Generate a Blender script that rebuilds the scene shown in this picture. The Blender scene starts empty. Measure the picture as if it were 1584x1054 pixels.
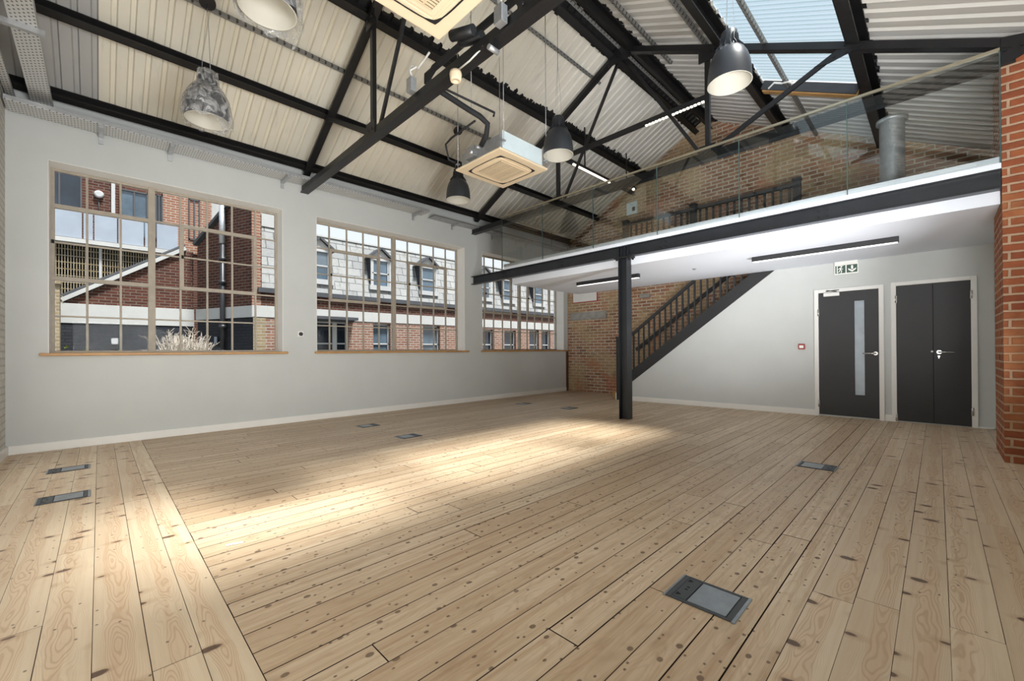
import bpy, math, random
from mathutils import Vector, Matrix
random.seed(7)
C = bpy.context.scene.collection
PI = math.pi

# ------------------------------------------------------------------ helpers
class MB:
    def __init__(s, xf=None):
        s.v = []; s.f = []; s.mi = []; s.sm = []; s.xf = xf
    def add(s, vs, fs, mi=0, sm=False):
        b = len(s.v)
        for p in vs:
            p = Vector(p)
            s.v.append(s.xf @ p if s.xf else p)
        for f in fs:
            s.f.append([b + i for i in f]); s.mi.append(mi); s.sm.append(sm)
        return s
    def box(s, x0, x1, y0, y1, z0, z1, mi=0):
        v = [(x, y, z) for z in (z0, z1) for y in (y0, y1) for x in (x0, x1)]
        return s.add(v, [(0,2,3,1),(4,5,7,6),(0,1,5,4),(2,6,7,3),(0,4,6,2),(1,3,7,5)], mi)
    def beam(s, p0, p1, w, h, up=(0,0,1), mi=0):
        p0 = Vector(p0); p1 = Vector(p1); d = (p1-p0).normalized(); up = Vector(up)
        sd = d.cross(up)
        if sd.length < 1e-4: sd = d.cross(Vector((1,0,0)))
        sd.normalize(); u = sd.cross(d)
        v = []
        for p in (p0, p1):
            for a, b in ((-1,-1),(1,-1),(1,1),(-1,1)):
                v.append(p + sd*a*w/2 + u*b*h/2)
        return s.add(v, [(3,2,1,0),(4,5,6,7),(0,1,5,4),(1,2,6,5),(2,3,7,6),(3,0,4,7)], mi)
    def tube(s, pts, r, n=8, mi=0):
        pts = [Vector(p) for p in pts]; v = []; f = []
        ref = None
        for i, p in enumerate(pts):
            d = (pts[min(i+1, len(pts)-1)] - pts[max(i-1, 0)]).normalized()
            if ref is None: ref = Vector((0,0,1)) if abs(d.z) < .9 else Vector((1,0,0))
            a = d.cross(ref).normalized(); b = a.cross(d); ref = b
            rr = r[i] if isinstance(r, (list, tuple)) else r
            for k in range(n):
                t = 2*PI*k/n
                v.append(p + a*math.cos(t)*rr + b*math.sin(t)*rr)
        for i in range(len(pts)-1):
            for k in range(n):
                f.append((i*n+k, (i+1)*n+k, (i+1)*n+(k+1) % n, i*n+(k+1) % n))
        s.add(v, f, mi, True)
        m = len(pts)-1
        return s.add([], [], mi) if False else s._caps(len(s.v)-len(v), n, m, mi)
    def _caps(s, b, n, m, mi):
        s.f.append([b+k for k in range(n)]); s.mi.append(mi); s.sm.append(False)
        s.f.append([b+m*n+n-1-k for k in range(n)]); s.mi.append(mi); s.sm.append(False)
        return s
    def lathe(s, c, prof, n=32, mi=0, sm=True, fn=None):
        v = []; f = []
        for j, (r, z) in enumerate(prof):
            for k in range(n):
                t = 2*PI*k/n
                rr, zz = fn(r, z, t) if fn else (r, z)
                v.append((c[0]+rr*math.cos(t), c[1]+rr*math.sin(t), c[2]+zz))
        for j in range(len(prof)-1):
            for k in range(n):
                f.append((j*n+k, j*n+(k+1) % n, (j+1)*n+(k+1) % n, (j+1)*n+k))
        return s.add(v, f, mi, sm)
    def prism(s, poly, off, mi=0):
        poly = [Vector(p) for p in poly]; off = Vector(off); n = len(poly)
        v = poly + [p+off for p in poly]
        f = [tuple(range(n-1, -1, -1)), tuple(range(n, 2*n))]
        for i in range(n):
            f.append((i, (i+1) % n, n+(i+1) % n, n+i))
        return s.add(v, f, mi)
    def build(s, name, mats, parent=None, bevel=0.0):
        me = bpy.data.meshes.new(name)
        off = Vector((0,0,0)); p = parent
        while p is not None:
            off += p.location; p = p.parent
        me.from_pydata([tuple(v-off) for v in s.v], [], s.f)
        if not isinstance(mats, (list, tuple)): mats = [mats]
        for m in mats: me.materials.append(m)
        me.polygons.foreach_set('material_index', s.mi)
        me.polygons.foreach_set('use_smooth', s.sm)
        me.update()
        o = bpy.data.objects.new(name, me); C.objects.link(o); o.parent = parent
        if bevel:
            b = o.modifiers.new('bevel', 'BEVEL'); b.width = bevel; b.segments = 2; b.limit_method = 'ANGLE'
        return o

def tag(o, label=None, cat=None, group=None, kind=None):
    if label: o['label'] = label
    if cat: o['category'] = cat
    if group: o['group'] = group
    if kind: o['kind'] = kind
    return o
def thing(name, label, cat, loc=(0,0,0), group=None, kind=None):
    o = bpy.data.objects.new(name, None); o.empty_display_size = .1
    C.objects.link(o); o.location = loc
    return tag(o, label, cat, group, kind)
def copy_tree(o, parent=None):
    c = o.copy(); C.objects.link(c); c.parent = parent
    for ch in list(o.children): copy_tree(ch, c)
    return c
def struct(mb, name, mats, bevel=0, **k):
    return tag(mb.build(name, mats, None, bevel), kind='structure', **k)

# ------------------------------------------------------------------ materials
def nodes(m):
    m.use_nodes = True
    nt = m.node_tree; nt.nodes.clear()
    out = nt.nodes.new('ShaderNodeOutputMaterial')
    def N(t, **kw):
        n = nt.nodes.new('ShaderNode'+t)
        for k, v in kw.items():
            if k.startswith('_'): setattr(n, k[1:], v)
            else:
                key = int(k[1:]) if k[0] == 'i' and k[1:].isdigit() else k.replace('__', ' ')
                if hasattr(v, 'is_linked') or isinstance(v, bpy.types.NodeSocket): nt.links.new(v, n.inputs[key])
                else: n.inputs[key].default_value = v
        return n
    return nt, out, N
def c4(c): return (c[0], c[1], c[2], 1)
def srgb(r, g, b):
    f = lambda x: (x/255/12.92) if x/255 <= .04045 else ((x/255+.055)/1.055)**2.4
    return (f(r), f(g), f(b))
def sc(c, k): return tuple(x*k for x in c)
def mixc(N, fac, a, b, mode='MIX'):
    n = N('Mix', _data_type='RGBA', _blend_type=mode)
    for idx, v in ((0, fac), (6, a), (7, b)):
        if isinstance(v, bpy.types.NodeSocket): n.id_data.links.new(v, n.inputs[idx])
        else: n.inputs[idx].default_value = v if idx == 0 else c4(v)
    return n.outputs[2]
def ramp(N, fac, stops):
    n = N('ValToRGB', Fac=fac); e = n.color_ramp.elements
    while len(e) < len(stops): e.new(.5)
    for el, (p, c) in zip(e, stops):
        el.position = p; el.color = c4(c) if isinstance(c, tuple) else (c, c, c, 1)
    return n.outputs[0]
def mth(N, op, a, b=0.0, c=None):
    kw = dict(_operation=op, i0=a, i1=b)
    if c is not None: kw['i2'] = c
    return N('Math', **kw).outputs[0]
def basic(name, col, rough=.5, metal=0.0, var=.12, vs=4.0, bump=0.0, bs=60.0, spec=.5, emit=None, es=1.0, coat=0.0):
    m = bpy.data.materials.new(name); nt, out, N = nodes(m)
    pos = N('NewGeometry').outputs['Position']
    n1 = N('TexNoise', Vector=pos, Scale=vs, Detail=5.0, Roughness=.6)
    col_s = mixc(N, ramp(N, n1.outputs['Fac'], [(.3, 0.0), (.7, 1.0)]), sc(col, 1-var), sc(col, 1+var))
    p = N('BsdfPrincipled', Base__Color=col_s, Roughness=rough, Metallic=metal)
    p.inputs['Specular IOR Level'].default_value = spec
    if coat: p.inputs['Coat Weight'].default_value = coat
    if bump:
        n2 = N('TexNoise', Vector=pos, Scale=bs, Detail=3.0)
        p_n = N('Bump', Strength=bump, Distance=.01, Height=n2.outputs['Fac'])
        nt.links.new(p_n.outputs[0], p.inputs['Normal'])
    if emit:
        p.inputs['Emission Color'].default_value = c4(emit); p.inputs['Emission Strength'].default_value = es
    nt.links.new(p.outputs[0], out.inputs[0])
    return m
def wall_uv(N):
    g = N('NewGeometry'); P = N('SeparateXYZ', Vector=g.outputs['Position']); Nn = N('SeparateXYZ', Vector=g.outputs['True Normal'])
    fx = mth(N, 'GREATER_THAN', mth(N, 'ABSOLUTE', Nn.outputs[0]), .6)
    fz = mth(N, 'GREATER_THAN', mth(N, 'ABSOLUTE', Nn.outputs[2]), .75)
    u = N('Mix', i0=fx, i2=P.outputs[0], i3=P.outputs[1]).outputs[0]
    v = N('Mix', i0=fz, i2=P.outputs[2], i3=P.outputs[1]).outputs[0]
    return g.outputs['Position'], N('CombineXYZ', X=u, Y=v).outputs[0], u, v
def brick(name, c1, c2, mortar, bw=.225, bh=.075, ms=.012, patches=(), rough=.85, bump=.6, dirt=.35, bias=0.0, offset=.5, dim=1.0):
    m = bpy.data.materials.new(name); nt, out, N = nodes(m)
    pos, uv, u, v = wall_uv(N)
    w = N('TexNoise', Vector=pos, Scale=9.0, Detail=2.0)
    uvd = N('VectorMath', _operation='ADD', i0=uv, i1=N('VectorMath', _operation='SCALE', i0=w.outputs['Color'], Scale=.012).outputs[0]).outputs[0]
    b = N('TexBrick', Vector=uvd, Scale=1.0, Color1=c4(c1), Color2=c4(c2), Mortar=c4(mortar))
    b.inputs['Mortar Size'].default_value = ms; b.inputs['Brick Width'].default_value = bw; b.inputs['Row Height'].default_value = bh
    b.inputs['Mortar Smooth'].default_value = .3; b.inputs['Bias'].default_value = bias; b.offset = offset
    col = b.outputs['Color']
    for i, (pc, psc, thr, amt) in enumerate(patches):
        n = N('TexNoise', Vector=N('VectorMath', _operation='ADD', i0=pos, i1=(i*7.3, i*3.1, i*5.7)).outputs[0], Scale=psc, Detail=4.0, Roughness=.65)
        f = mth(N, 'MULTIPLY', ramp(N, n.outputs['Fac'], [(thr, 0.0), (thr+.1, 1.0)]), amt)
        col = mixc(N, f, col, pc)
    n = N('TexNoise', Vector=pos, Scale=14.0, Detail=6.0, Roughness=.7)
    col = mixc(N, dirt, col, ramp(N, n.outputs['Fac'], [(.3, .35), (.7, 1.0)]), 'MULTIPLY')
    if dim != 1.0: col = mixc(N, 1.0, col, (dim, dim, dim), 'MULTIPLY')
    p = N('BsdfPrincipled', Base__Color=col, Roughness=rough)
    p.inputs['Specular IOR Level'].default_value = .2
    h = mth(N, 'SUBTRACT', mth(N, 'MULTIPLY', n.outputs['Fac'], .5), b.outputs['Fac'])
    nt.links.new(N('Bump', Strength=bump, Distance=.012, Height=h).outputs[0], p.inputs['Normal'])
    nt.links.new(p.outputs[0], out.inputs[0])
    return m
def glass(name, tint, refl=1.0, rough=0.0, rmin=.0):
    m = bpy.data.materials.new(name); nt, out, N = nodes(m)
    tr = N('BsdfTransparent', Color=c4(tint)); gl = N('BsdfGlossy', Color=(1,1,1,1), Roughness=rough)
    fr = N('Fresnel', IOR=1.5).outputs[0]
    f = mth(N, 'MULTIPLY', fr, refl)
    if rmin: f = mth(N, 'ADD', f, rmin)
    mx = N('MixShader', i0=f, i1=tr.outputs[0], i2=gl.outputs[0])
    nt.links.new(mx.outputs[0], out.inputs[0])
    return m
def wood_floor(name, light, dark, grain, knot, wide):
    m = bpy.data.materials.new(name); nt, out, N = nodes(m)
    uv = N('UVMap', _uv_map='UVMap').outputs[0]
    S = N('SeparateXYZ', Vector=uv); u, v = S.outputs[0], S.outputs[1]
    at = N('Attribute', _attribute_name='rnd'); R = N('SeparateColor', Color=at.outputs['Color'])
    r1, r2, vc = R.outputs[0], R.outputs[1], R.outputs[2]      # random tone, random seed, across the board 0..1
    off = mth(N, 'MULTIPLY', r2, 37.0)
    pos = N('NewGeometry').outputs['Position']
    col = mixc(N, r1, light, dark)
    big = N('TexNoise', Vector=pos, Scale=.9, Detail=3.0).outputs['Fac']
    col = mixc(N, mth(N, 'MULTIPLY', ramp(N, big, [(.4, 0.0), (.65, 1.0)]), .35), col, sc(dark, .86))
    st = N('TexNoise', Vector=N('CombineXYZ', X=mth(N, 'MULTIPLY', u, 1.6), Y=mth(N, 'MULTIPLY', v, 45.0), Z=off).outputs[0], Scale=1.0, Detail=4.0, Roughness=.6).outputs['Fac']
    col = mixc(N, mth(N, 'MULTIPLY', ramp(N, st, [(.42, 0.0), (.7, 1.0)]), .55 if not wide else .25), col, sc(grain, 1.15))
    d = mth(N, 'SUBTRACT', vc, mth(N, 'ADD', .5, mth(N, 'MULTIPLY', mth(N, 'SUBTRACT', r1, .5), .5)))
    nz = N('TexNoise', Vector=N('CombineXYZ', X=mth(N, 'MULTIPLY', u, 2.3), Y=mth(N, 'MULTIPLY', v, 9.0), Z=off).outputs[0], Scale=1.0, Detail=2.0, Roughness=.45).outputs['Fac']
    rr = mth(N, 'ADD', mth(N, 'ADD', mth(N, 'MULTIPLY', mth(N, 'MULTIPLY', d, d), 5.0 if wide else 3.0), mth(N, 'MULTIPLY', nz, 2.6)), mth(N, 'MULTIPLY', u, .22))
    ln = mth(N, 'SINE', mth(N, 'MULTIPLY', rr, 42.0 if wide else 30.0))
    gl = ramp(N, mth(N, 'MULTIPLY_ADD', ln, .5, .5), [(.55, 0.0), (.95, 1.0)])
    if wide:                                                    # heartwood stripe and cathedral figure
        hw = ramp(N, mth(N, 'ADD', mth(N, 'ABSOLUTE', d), mth(N, 'MULTIPLY', mth(N, 'SUBTRACT', nz, .5), .7)), [(.2, 1.0), (.24, 0.0)])
        col = mixc(N, mth(N, 'MULTIPLY', hw, .24), col, sc(grain, 1.25))
        col = mixc(N, mth(N, 'MULTIPLY', gl, mth(N, 'MULTIPLY_ADD', hw, .26, .17)), col, grain)
    else:
        col = mixc(N, mth(N, 'MULTIPLY', gl, .16), col, grain)
    ku, kv = (6.2, 3.4) if wide else (7.0, 9.5)
    wob = N('TexNoise', Vector=N('CombineXYZ', X=u, Y=v, Z=off).outputs[0], Scale=26.0, Detail=1.0).outputs['Fac']
    vor = N('TexVoronoi', _voronoi_dimensions='2D', Vector=N('CombineXYZ', X=mth(N, 'MULTIPLY', u, ku), Y=mth(N, 'MULTIPLY', v, kv)).outputs[0], Scale=1.0)
    dist = mth(N, 'ADD', vor.outputs['Distance'], mth(N, 'MULTIPLY', mth(N, 'SUBTRACT', wob, .5), .08))
    vcol = N('SeparateColor', Color=vor.outputs['Color'])
    pick = mth(N, 'GREATER_THAN', vcol.outputs[0], .5 if wide else .35)
    size = mth(N, 'MULTIPLY_ADD', vcol.outputs[1], .07 if wide else .06, .03)
    if wide:
        halo = mth(N, 'MULTIPLY', ramp(N, dist, [(.06, 1.0), (.24, 0.0)]), pick)
        col = mixc(N, mth(N, 'MULTIPLY', halo, .5), col, sc(grain, .95))
    core = mth(N, 'MULTIPLY', mth(N, 'SUBTRACT', 1.0, N('MapRange', Value=dist, From__Min=size, From__Max=mth(N, 'ADD', size, .03)).outputs[0]), pick)
    col = mixc(N, mth(N, 'MULTIPLY', core, .85 if wide else .72), col, knot)
    v2 = N('TexVoronoi', _voronoi_dimensions='2D', Vector=N('CombineXYZ', X=mth(N, 'MULTIPLY', u, 13.0), Y=mth(N, 'MULTIPLY', v, 17.0)).outputs[0], Scale=1.0)
    pk2 = mth(N, 'GREATER_THAN', N('SeparateColor', Color=v2.outputs['Color']).outputs[1], .85 if wide else .6)
    col = mixc(N, mth(N, 'MULTIPLY', mth(N, 'MULTIPLY', ramp(N, v2.outputs['Distance'], [(.05, 1.0), (.1, 0.0)]), pk2), .75), col, sc(knot, .8))
    blot = N('TexNoise', Vector=N('CombineXYZ', X=mth(N, 'MULTIPLY', u, 5.0), Y=mth(N, 'MULTIPLY', v, 14.0), Z=off).outputs[0], Scale=1.0, Detail=3.0).outputs['Fac']
    col = mixc(N, mth(N, 'MULTIPLY', ramp(N, blot, [(.55, 0.0), (.72, 1.0)]), .3 if not wide else .1), col, sc(grain, .9))
    p = N('BsdfPrincipled', Base__Color=col, Roughness=mth(N, 'MULTIPLY_ADD', st, .2, .34))
    p.inputs['Specular IOR Level'].default_value = .35
    nt.links.new(N('Bump', Strength=.12, Distance=.004, Height=mth(N, 'SUBTRACT', st, mth(N, 'MULTIPLY', core, .5))).outputs[0], p.inputs['Normal'])
    nt.links.new(p.outputs[0], out.inputs[0])
    return m
def sheet_mat(name, col, alt, alt2, lines, period):
    m = bpy.data.materials.new(name); nt, out, N = nodes(m)
    pos = N('NewGeometry').outputs['Position']; P = N('SeparateXYZ', Vector=pos)
    n1 = N('TexNoise', Vector=pos, Scale=1.1, Detail=4.0).outputs['Fac']
    cc = mixc(N, ramp(N, n1, [(.35, 0.0), (.65, 1.0)]), sc(col, .93), sc(col, 1.06))
    # sheet-by-sheet tone: one random value per 1 m wide sheet and per lap
    ids = N('CombineXYZ', X=mth(N, 'FLOOR', mth(N, 'MULTIPLY', P.outputs[1], 1.0)), Y=mth(N, 'FLOOR', mth(N, 'MULTIPLY', P.outputs[0], .55))).outputs[0]
    wn = N('TexWhiteNoise', _noise_dimensions='2D', Vector=ids).outputs['Value']
    cc = mixc(N, mth(N, 'MULTIPLY', wn, .22), cc, alt)
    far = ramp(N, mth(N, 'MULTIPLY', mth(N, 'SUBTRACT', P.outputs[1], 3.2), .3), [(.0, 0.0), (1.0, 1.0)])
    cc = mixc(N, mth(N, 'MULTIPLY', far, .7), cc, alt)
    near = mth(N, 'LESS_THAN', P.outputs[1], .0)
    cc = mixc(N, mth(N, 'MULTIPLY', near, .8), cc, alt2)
    sp = N('TexNoise', Vector=N('VectorMath', _operation='MULTIPLY', i0=pos, i1=(1.5, 9.0, 1.5)).outputs[0], Scale=1.4, Detail=3.0).outputs['Fac']
    cc = mixc(N, mth(N, 'MULTIPLY', ramp(N, sp, [(.6, 0.0), (.72, 1.0)]), .3), cc, sc(alt, .62))
    rib = N('TexWhiteNoise', _noise_dimensions='1D', W=mth(N, 'FLOOR', mth(N, 'MULTIPLY', P.outputs[1], 2.0/period))).outputs['Value']
    for xp, wd in lines:                                        # uneven black paint carried from the purlins on to the ribs
        dd = mth(N, 'ABSOLUTE', mth(N, 'SUBTRACT', P.outputs[0], xp))
        cc = mixc(N, mth(N, 'LESS_THAN', dd, mth(N, 'MULTIPLY_ADD', rib, .05, wd)), cc, srgb(34,34,34))
    p = N('BsdfPrincipled', Base__Color=cc, Roughness=.5)
    p.inputs['Specular IOR Level'].default_value = .35
    nt.links.new(p.outputs[0], out.inputs[0])
    return m
def perforated(name, col, pitch=.03, hole=.3):
    m = bpy.data.materials.new(name); nt, out, N = nodes(m)
    pos = N('NewGeometry').outputs['Position']; P = N('SeparateXYZ', Vector=pos)
    def cell(k, o): return mth(N, 'ABSOLUTE', mth(N, 'SUBTRACT', mth(N, 'FRACT', mth(N, 'ADD', mth(N, 'MULTIPLY', k, 1/pitch), o)), .5))
    row = mth(N, 'MULTIPLY', mth(N, 'FLOOR', mth(N, 'MULTIPLY', P.outputs[1], 1/pitch)), .5)
    a = cell(P.outputs[1], 0.0)
    b = mth(N, 'ABSOLUTE', mth(N, 'SUBTRACT', mth(N, 'FRACT', mth(N, 'ADD', mth(N, 'MULTIPLY', P.outputs[0], .5/pitch), row)), .5))
    dd = mth(N, 'SQRT', mth(N, 'ADD', mth(N, 'MULTIPLY', a, a), mth(N, 'MULTIPLY', mth(N, 'MULTIPLY', b, b), 2.0)))
    hl = mth(N, 'LESS_THAN', dd, hole)
    cc = mixc(N, hl, col, sc(col, .22))
    p = N('BsdfPrincipled', Base__Color=cc, Roughness=.45, Metallic=.5)
    nt.links.new(p.outputs[0], out.inputs[0])
    return m

M = {}
EX = .47                    # outdoor colours darkened to balance the raised sun strength
M['wall'] = basic('painted_plaster', srgb(202,205,203), .8, var=.035, vs=1.2, bump=.08, bs=120)
M['white'] = basic('white_paint', srgb(238,237,233), .55, var=.02)
M['soffit'] = basic('white_plasterboard', srgb(232,237,246), .75, var=.02, vs=1.0)
M['black'] = basic('black_steel', srgb(26,26,28), .42, var=.2, vs=6, bump=.15, bs=40)
M['purlin'] = basic('black_painted_purlin', srgb(25,24,24), .5, var=.25, vs=8, bump=.25, bs=60)
M['bluesteel'] = basic('blue_black_beam_steel', srgb(33,36,41), .38, var=.22, vs=5, bump=.1, bs=30)
M['stair'] = basic('charcoal_stair_paint', srgb(40,41,43), .45, var=.08)
M['door'] = basic('charcoal_door_laminate', srgb(42,42,44), .5, var=.1, vs=3)
M['frame'] = basic('taupe_window_paint', srgb(170,160,145), .55, var=.1, vs=10)
M['galv'] = basic('galvanised_steel', srgb(184,186,188), .5, .75, var=.12, vs=18)
M['galvd'] = perforated('perforated_channel_steel', srgb(140,140,138), .04, .28)
M['tray'] = perforated('perforated_tray_steel', srgb(214,214,212), .026, .27)
M['chrome'] = basic('satin_stainless', srgb(205,203,198), .25, 1.0, var=.04)
M['oak'] = basic('oiled_oak', srgb(186,142,88), .45, var=.14, vs=6)
M['darkoak'] = basic('dark_stained_oak', srgb(96,58,34), .5, var=.15)
M['cream'] = basic('cream_plastic', srgb(236,216,184), .45, var=.02)
M['grillegap'] = basic('grille_gap', srgb(112,98,80), .7)
M['creamd'] = basic('cream_grille_plastic', srgb(222,202,168), .5, var=.03)
M['dark'] = basic('dark_void', srgb(22,22,22), .8, var=.1)
M['plastic'] = basic('black_plastic', srgb(30,30,32), .45, var=.1)
M['rubber'] = basic('black_pipe_insulation', srgb(34,35,38), .7, var=.15, vs=20, bump=.3, bs=30)
M['lampout'] = basic('graphite_lamp_shade', srgb(48,50,54), .38, var=.08)
M['lampin'] = basic('white_lamp_reflector', srgb(206,202,190), .5, var=.02, emit=(1,.95,.86), es=.03)  # weak glow added inside; the pendants are unlit
M['cable'] = basic('grey_cable', srgb(150,150,150), .5)
M['whitecable'] = basic('white_conduit', srgb(225,225,220), .5)
M['led'] = basic('lit_led_diffuser', (1,1,1), .5, emit=(1,.98,.95), es=1.4)
M['ledwarm'] = basic('warm_led_diffuser', (1,1,1), .5, emit=(1,.9,.72), es=4.0)
M['boxlid'] = basic('brushed_grey_lid', srgb(138,146,152), .35, .3, var=.14, vs=14)
M['boxframe'] = basic('dark_grey_floor_box_plastic', srgb(62,66,70), .5, var=.1)
M['red'] = basic('red_plastic', srgb(170,60,48), .45)
M['green'] = basic('exit_green', srgb(62,88,74), .5)
M['signwhite'] = basic('sign_white', srgb(232,232,226), .5, emit=(1,1,.96), es=.12)
M['brass'] = basic('pale_metal_handrail', srgb(190,182,160), .3, .8, var=.05)
M['floor_old'] = wood_floor('sanded_old_pine', srgb(214,194,166), srgb(192,168,138), srgb(156,124,92), srgb(84,62,48), False)
M['floor_new'] = wood_floor('sanded_new_pine', srgb(224,206,178), srgb(208,188,160), srgb(172,136,102), srgb(74,50,40), True)
M['gap'] = basic('board_gap_shadow', srgb(60,44,32), .9)
M['gable'] = brick('old_stock_brick', srgb(190,142,112), srgb(150,108,86), srgb(216,206,188), ms=.013,
    patches=((srgb(200,178,138), .9, .46, .6), (srgb(190,112,76), 1.5, .56, .5), (srgb(128,118,98), 2.4, .6, .4), (srgb(222,214,198), 5.0, .62, .6)))
M['pier'] = brick('orange_red_brick', srgb(162,94,62), srgb(140,78,54), srgb(186,156,130), bw=.23, bh=.075, ms=.012,
    patches=((srgb(176,122,82), 2.2, .52, .5), (srgb(206,190,170), 6.0, .64, .55)), bump=.9)
M['whitebrick'] = brick('white_painted_brick', srgb(222,220,214), srgb(214,212,206), srgb(196,194,188), dirt=.1)
M['extred'] = brick('sunlit_red_brick', srgb(196,146,124), srgb(164,108,90), srgb(216,206,192), ms=.014, patches=((srgb(214,164,132), 1.5, .5, .4),), bump=.3, dim=EX)
M['extbrown'] = brick('brown_red_brick', srgb(128,76,60), srgb(98,60,50), srgb(150,134,120), ms=.01, bump=.3, dim=EX)
M['extdark'] = brick('grey_painted_brick', srgb(74,76,82), srgb(64,66,72), srgb(52,54,60), ms=.01, bump=.4, dirt=.2, dim=EX)
M['extorange'] = brick('orange_facade_brick', srgb(204,142,112), srgb(184,122,96), srgb(222,204,186), ms=.014, bump=.2, dim=EX)
M['yellowbrick'] = brick('yellow_stock_brick', srgb(206,186,146), srgb(186,160,120), srgb(214,204,186), bump=.4, dim=EX)
M['slate'] = brick('grey_roof_slate', srgb(212,212,208), srgb(186,187,186), srgb(104,104,104), bw=.42, bh=.24, ms=.01, patches=((srgb(206,204,198), 1.4, .5, .5), (srgb(140,132,120), 3.0, .6, .4)), bump=.5, dirt=.3, dim=EX)
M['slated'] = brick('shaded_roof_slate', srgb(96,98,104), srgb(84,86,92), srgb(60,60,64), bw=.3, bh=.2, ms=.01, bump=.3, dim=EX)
M['render'] = basic('white_render', sc(srgb(236,235,230), EX), .8, var=.06, vs=3)
M['extframe'] = basic('white_window_frame', sc(srgb(232,232,230), EX), .6, var=.03)
M['extglass'] = basic('window_glass_reflecting_sky', sc(srgb(104,124,140), EX), .08, var=.45, vs=1.6, spec=.9)
M['extglassd'] = basic('dark_window_glass', sc(srgb(44,54,66), EX), .06, var=.5, vs=1.5, spec=.9)
M['panel'] = basic('pale_balcony_panel', sc(srgb(196,206,220), EX), .4, var=.1, vs=2)
M['stone'] = basic('worn_grey_stone', srgb(158,156,150), .9, var=.2, vs=8, bump=.3)
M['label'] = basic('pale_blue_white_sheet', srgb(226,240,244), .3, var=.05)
M['ground'] = basic('courtyard_paving', sc(srgb(150,148,142), EX), .9, var=.15)
M['twig'] = basic('pale_twig_bark', sc(srgb(214,200,180), EX), .8, var=.2, vs=12)
M['leaf'] = basic('yellow_green_leaf', sc(srgb(150,170,60), EX), .6, var=.25, vs=20)
M['lead'] = basic('lead_grey', sc(srgb(88,90,94), EX), .55, var=.15)
M['pane'] = glass('window_glass', (.98,.99,.99), .03)
M['balglass'] = glass('balustrade_glass', (.86,.90,.89), 2.0, rmin=.04)
M['balglass_edge'] = basic('glass_edge', srgb(70,88,86), .2)
M['doorglass'] = basic('wired_door_glass', srgb(170,182,192), .15, var=.25, vs=2.0)
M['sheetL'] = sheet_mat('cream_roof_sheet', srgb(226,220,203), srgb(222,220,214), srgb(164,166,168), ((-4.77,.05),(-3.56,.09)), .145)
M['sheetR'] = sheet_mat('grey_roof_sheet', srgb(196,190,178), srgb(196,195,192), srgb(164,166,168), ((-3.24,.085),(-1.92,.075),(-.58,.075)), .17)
def rooflight_mat():
    m = bpy.data.materials.new('translucent_rooflight_sheet'); nt, out, N = nodes(m)
    tr = N('BsdfTransparent', Color=(.97,.98,.95,1)); tl = N('BsdfTranslucent', Color=(.13,.19,.21,1))
    gl = N('BsdfGlossy', Roughness=.25)
    a = N('MixShader', i0=.24, i1=tr.outputs[0], i2=tl.outputs[0]); b = N('MixShader', i0=.05, i1=a.outputs[0], i2=gl.outputs[0])
    nt.links.new(b.outputs[0], out.inputs[0]); return m
M['rooflight'] = rooflight_mat()
def wrap_mat():
    m = bpy.data.materials.new('clear_plastic_wrap'); nt, out, N = nodes(m)
    pos = N('NewGeometry').outputs['Position']
    n = N('TexNoise', Vector=pos, Scale=11.0, Detail=5.0, Roughness=.6, Distortion=1.2).outputs['Fac']
    bmp = N('Bump', Strength=.9, Distance=.03, Height=n).outputs[0]
    tr = N('BsdfTransparent', Color=(.95,.95,.95,1)); gl = N('BsdfGlossy', Roughness=.18, Normal=bmp); df = N('BsdfDiffuse', Color=(.85,.86,.87,1), Normal=bmp)
    a = N('MixShader', i0=.5, i1=gl.outputs[0], i2=df.outputs[0])
    f = ramp(N, n, [(.40, .14), (.66, .78)])
    b = N('MixShader', i0=f, i1=tr.outputs[0], i2=a.outputs[0])
    nt.links.new(b.outputs[0], out.inputs[0]); return m
M['wrap'] = wrap_mat()

# ------------------------------------------------------------------ key dimensions (metres)
WX = -7.03                 # inner face of the window wall
NY = -0.72                 # near end wall
GY = 9.05                  # brick gable
def FZ(x): return .010*(x+7.03)   # floor plane tilted to fit the image skew; falls slightly towards the window wall
AX, AZ = -3.42, 5.75       # ridge of the truss top chords
SL, SR = .525, .503        # roof slopes
def zl(x): return AZ + SL*(x-AX)          # truss top chord, window side
def zr(x): return AZ - SR*(x-AX)          # truss top chord, pier side
RX = 1.7                   # wall behind / right of the camera

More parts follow.
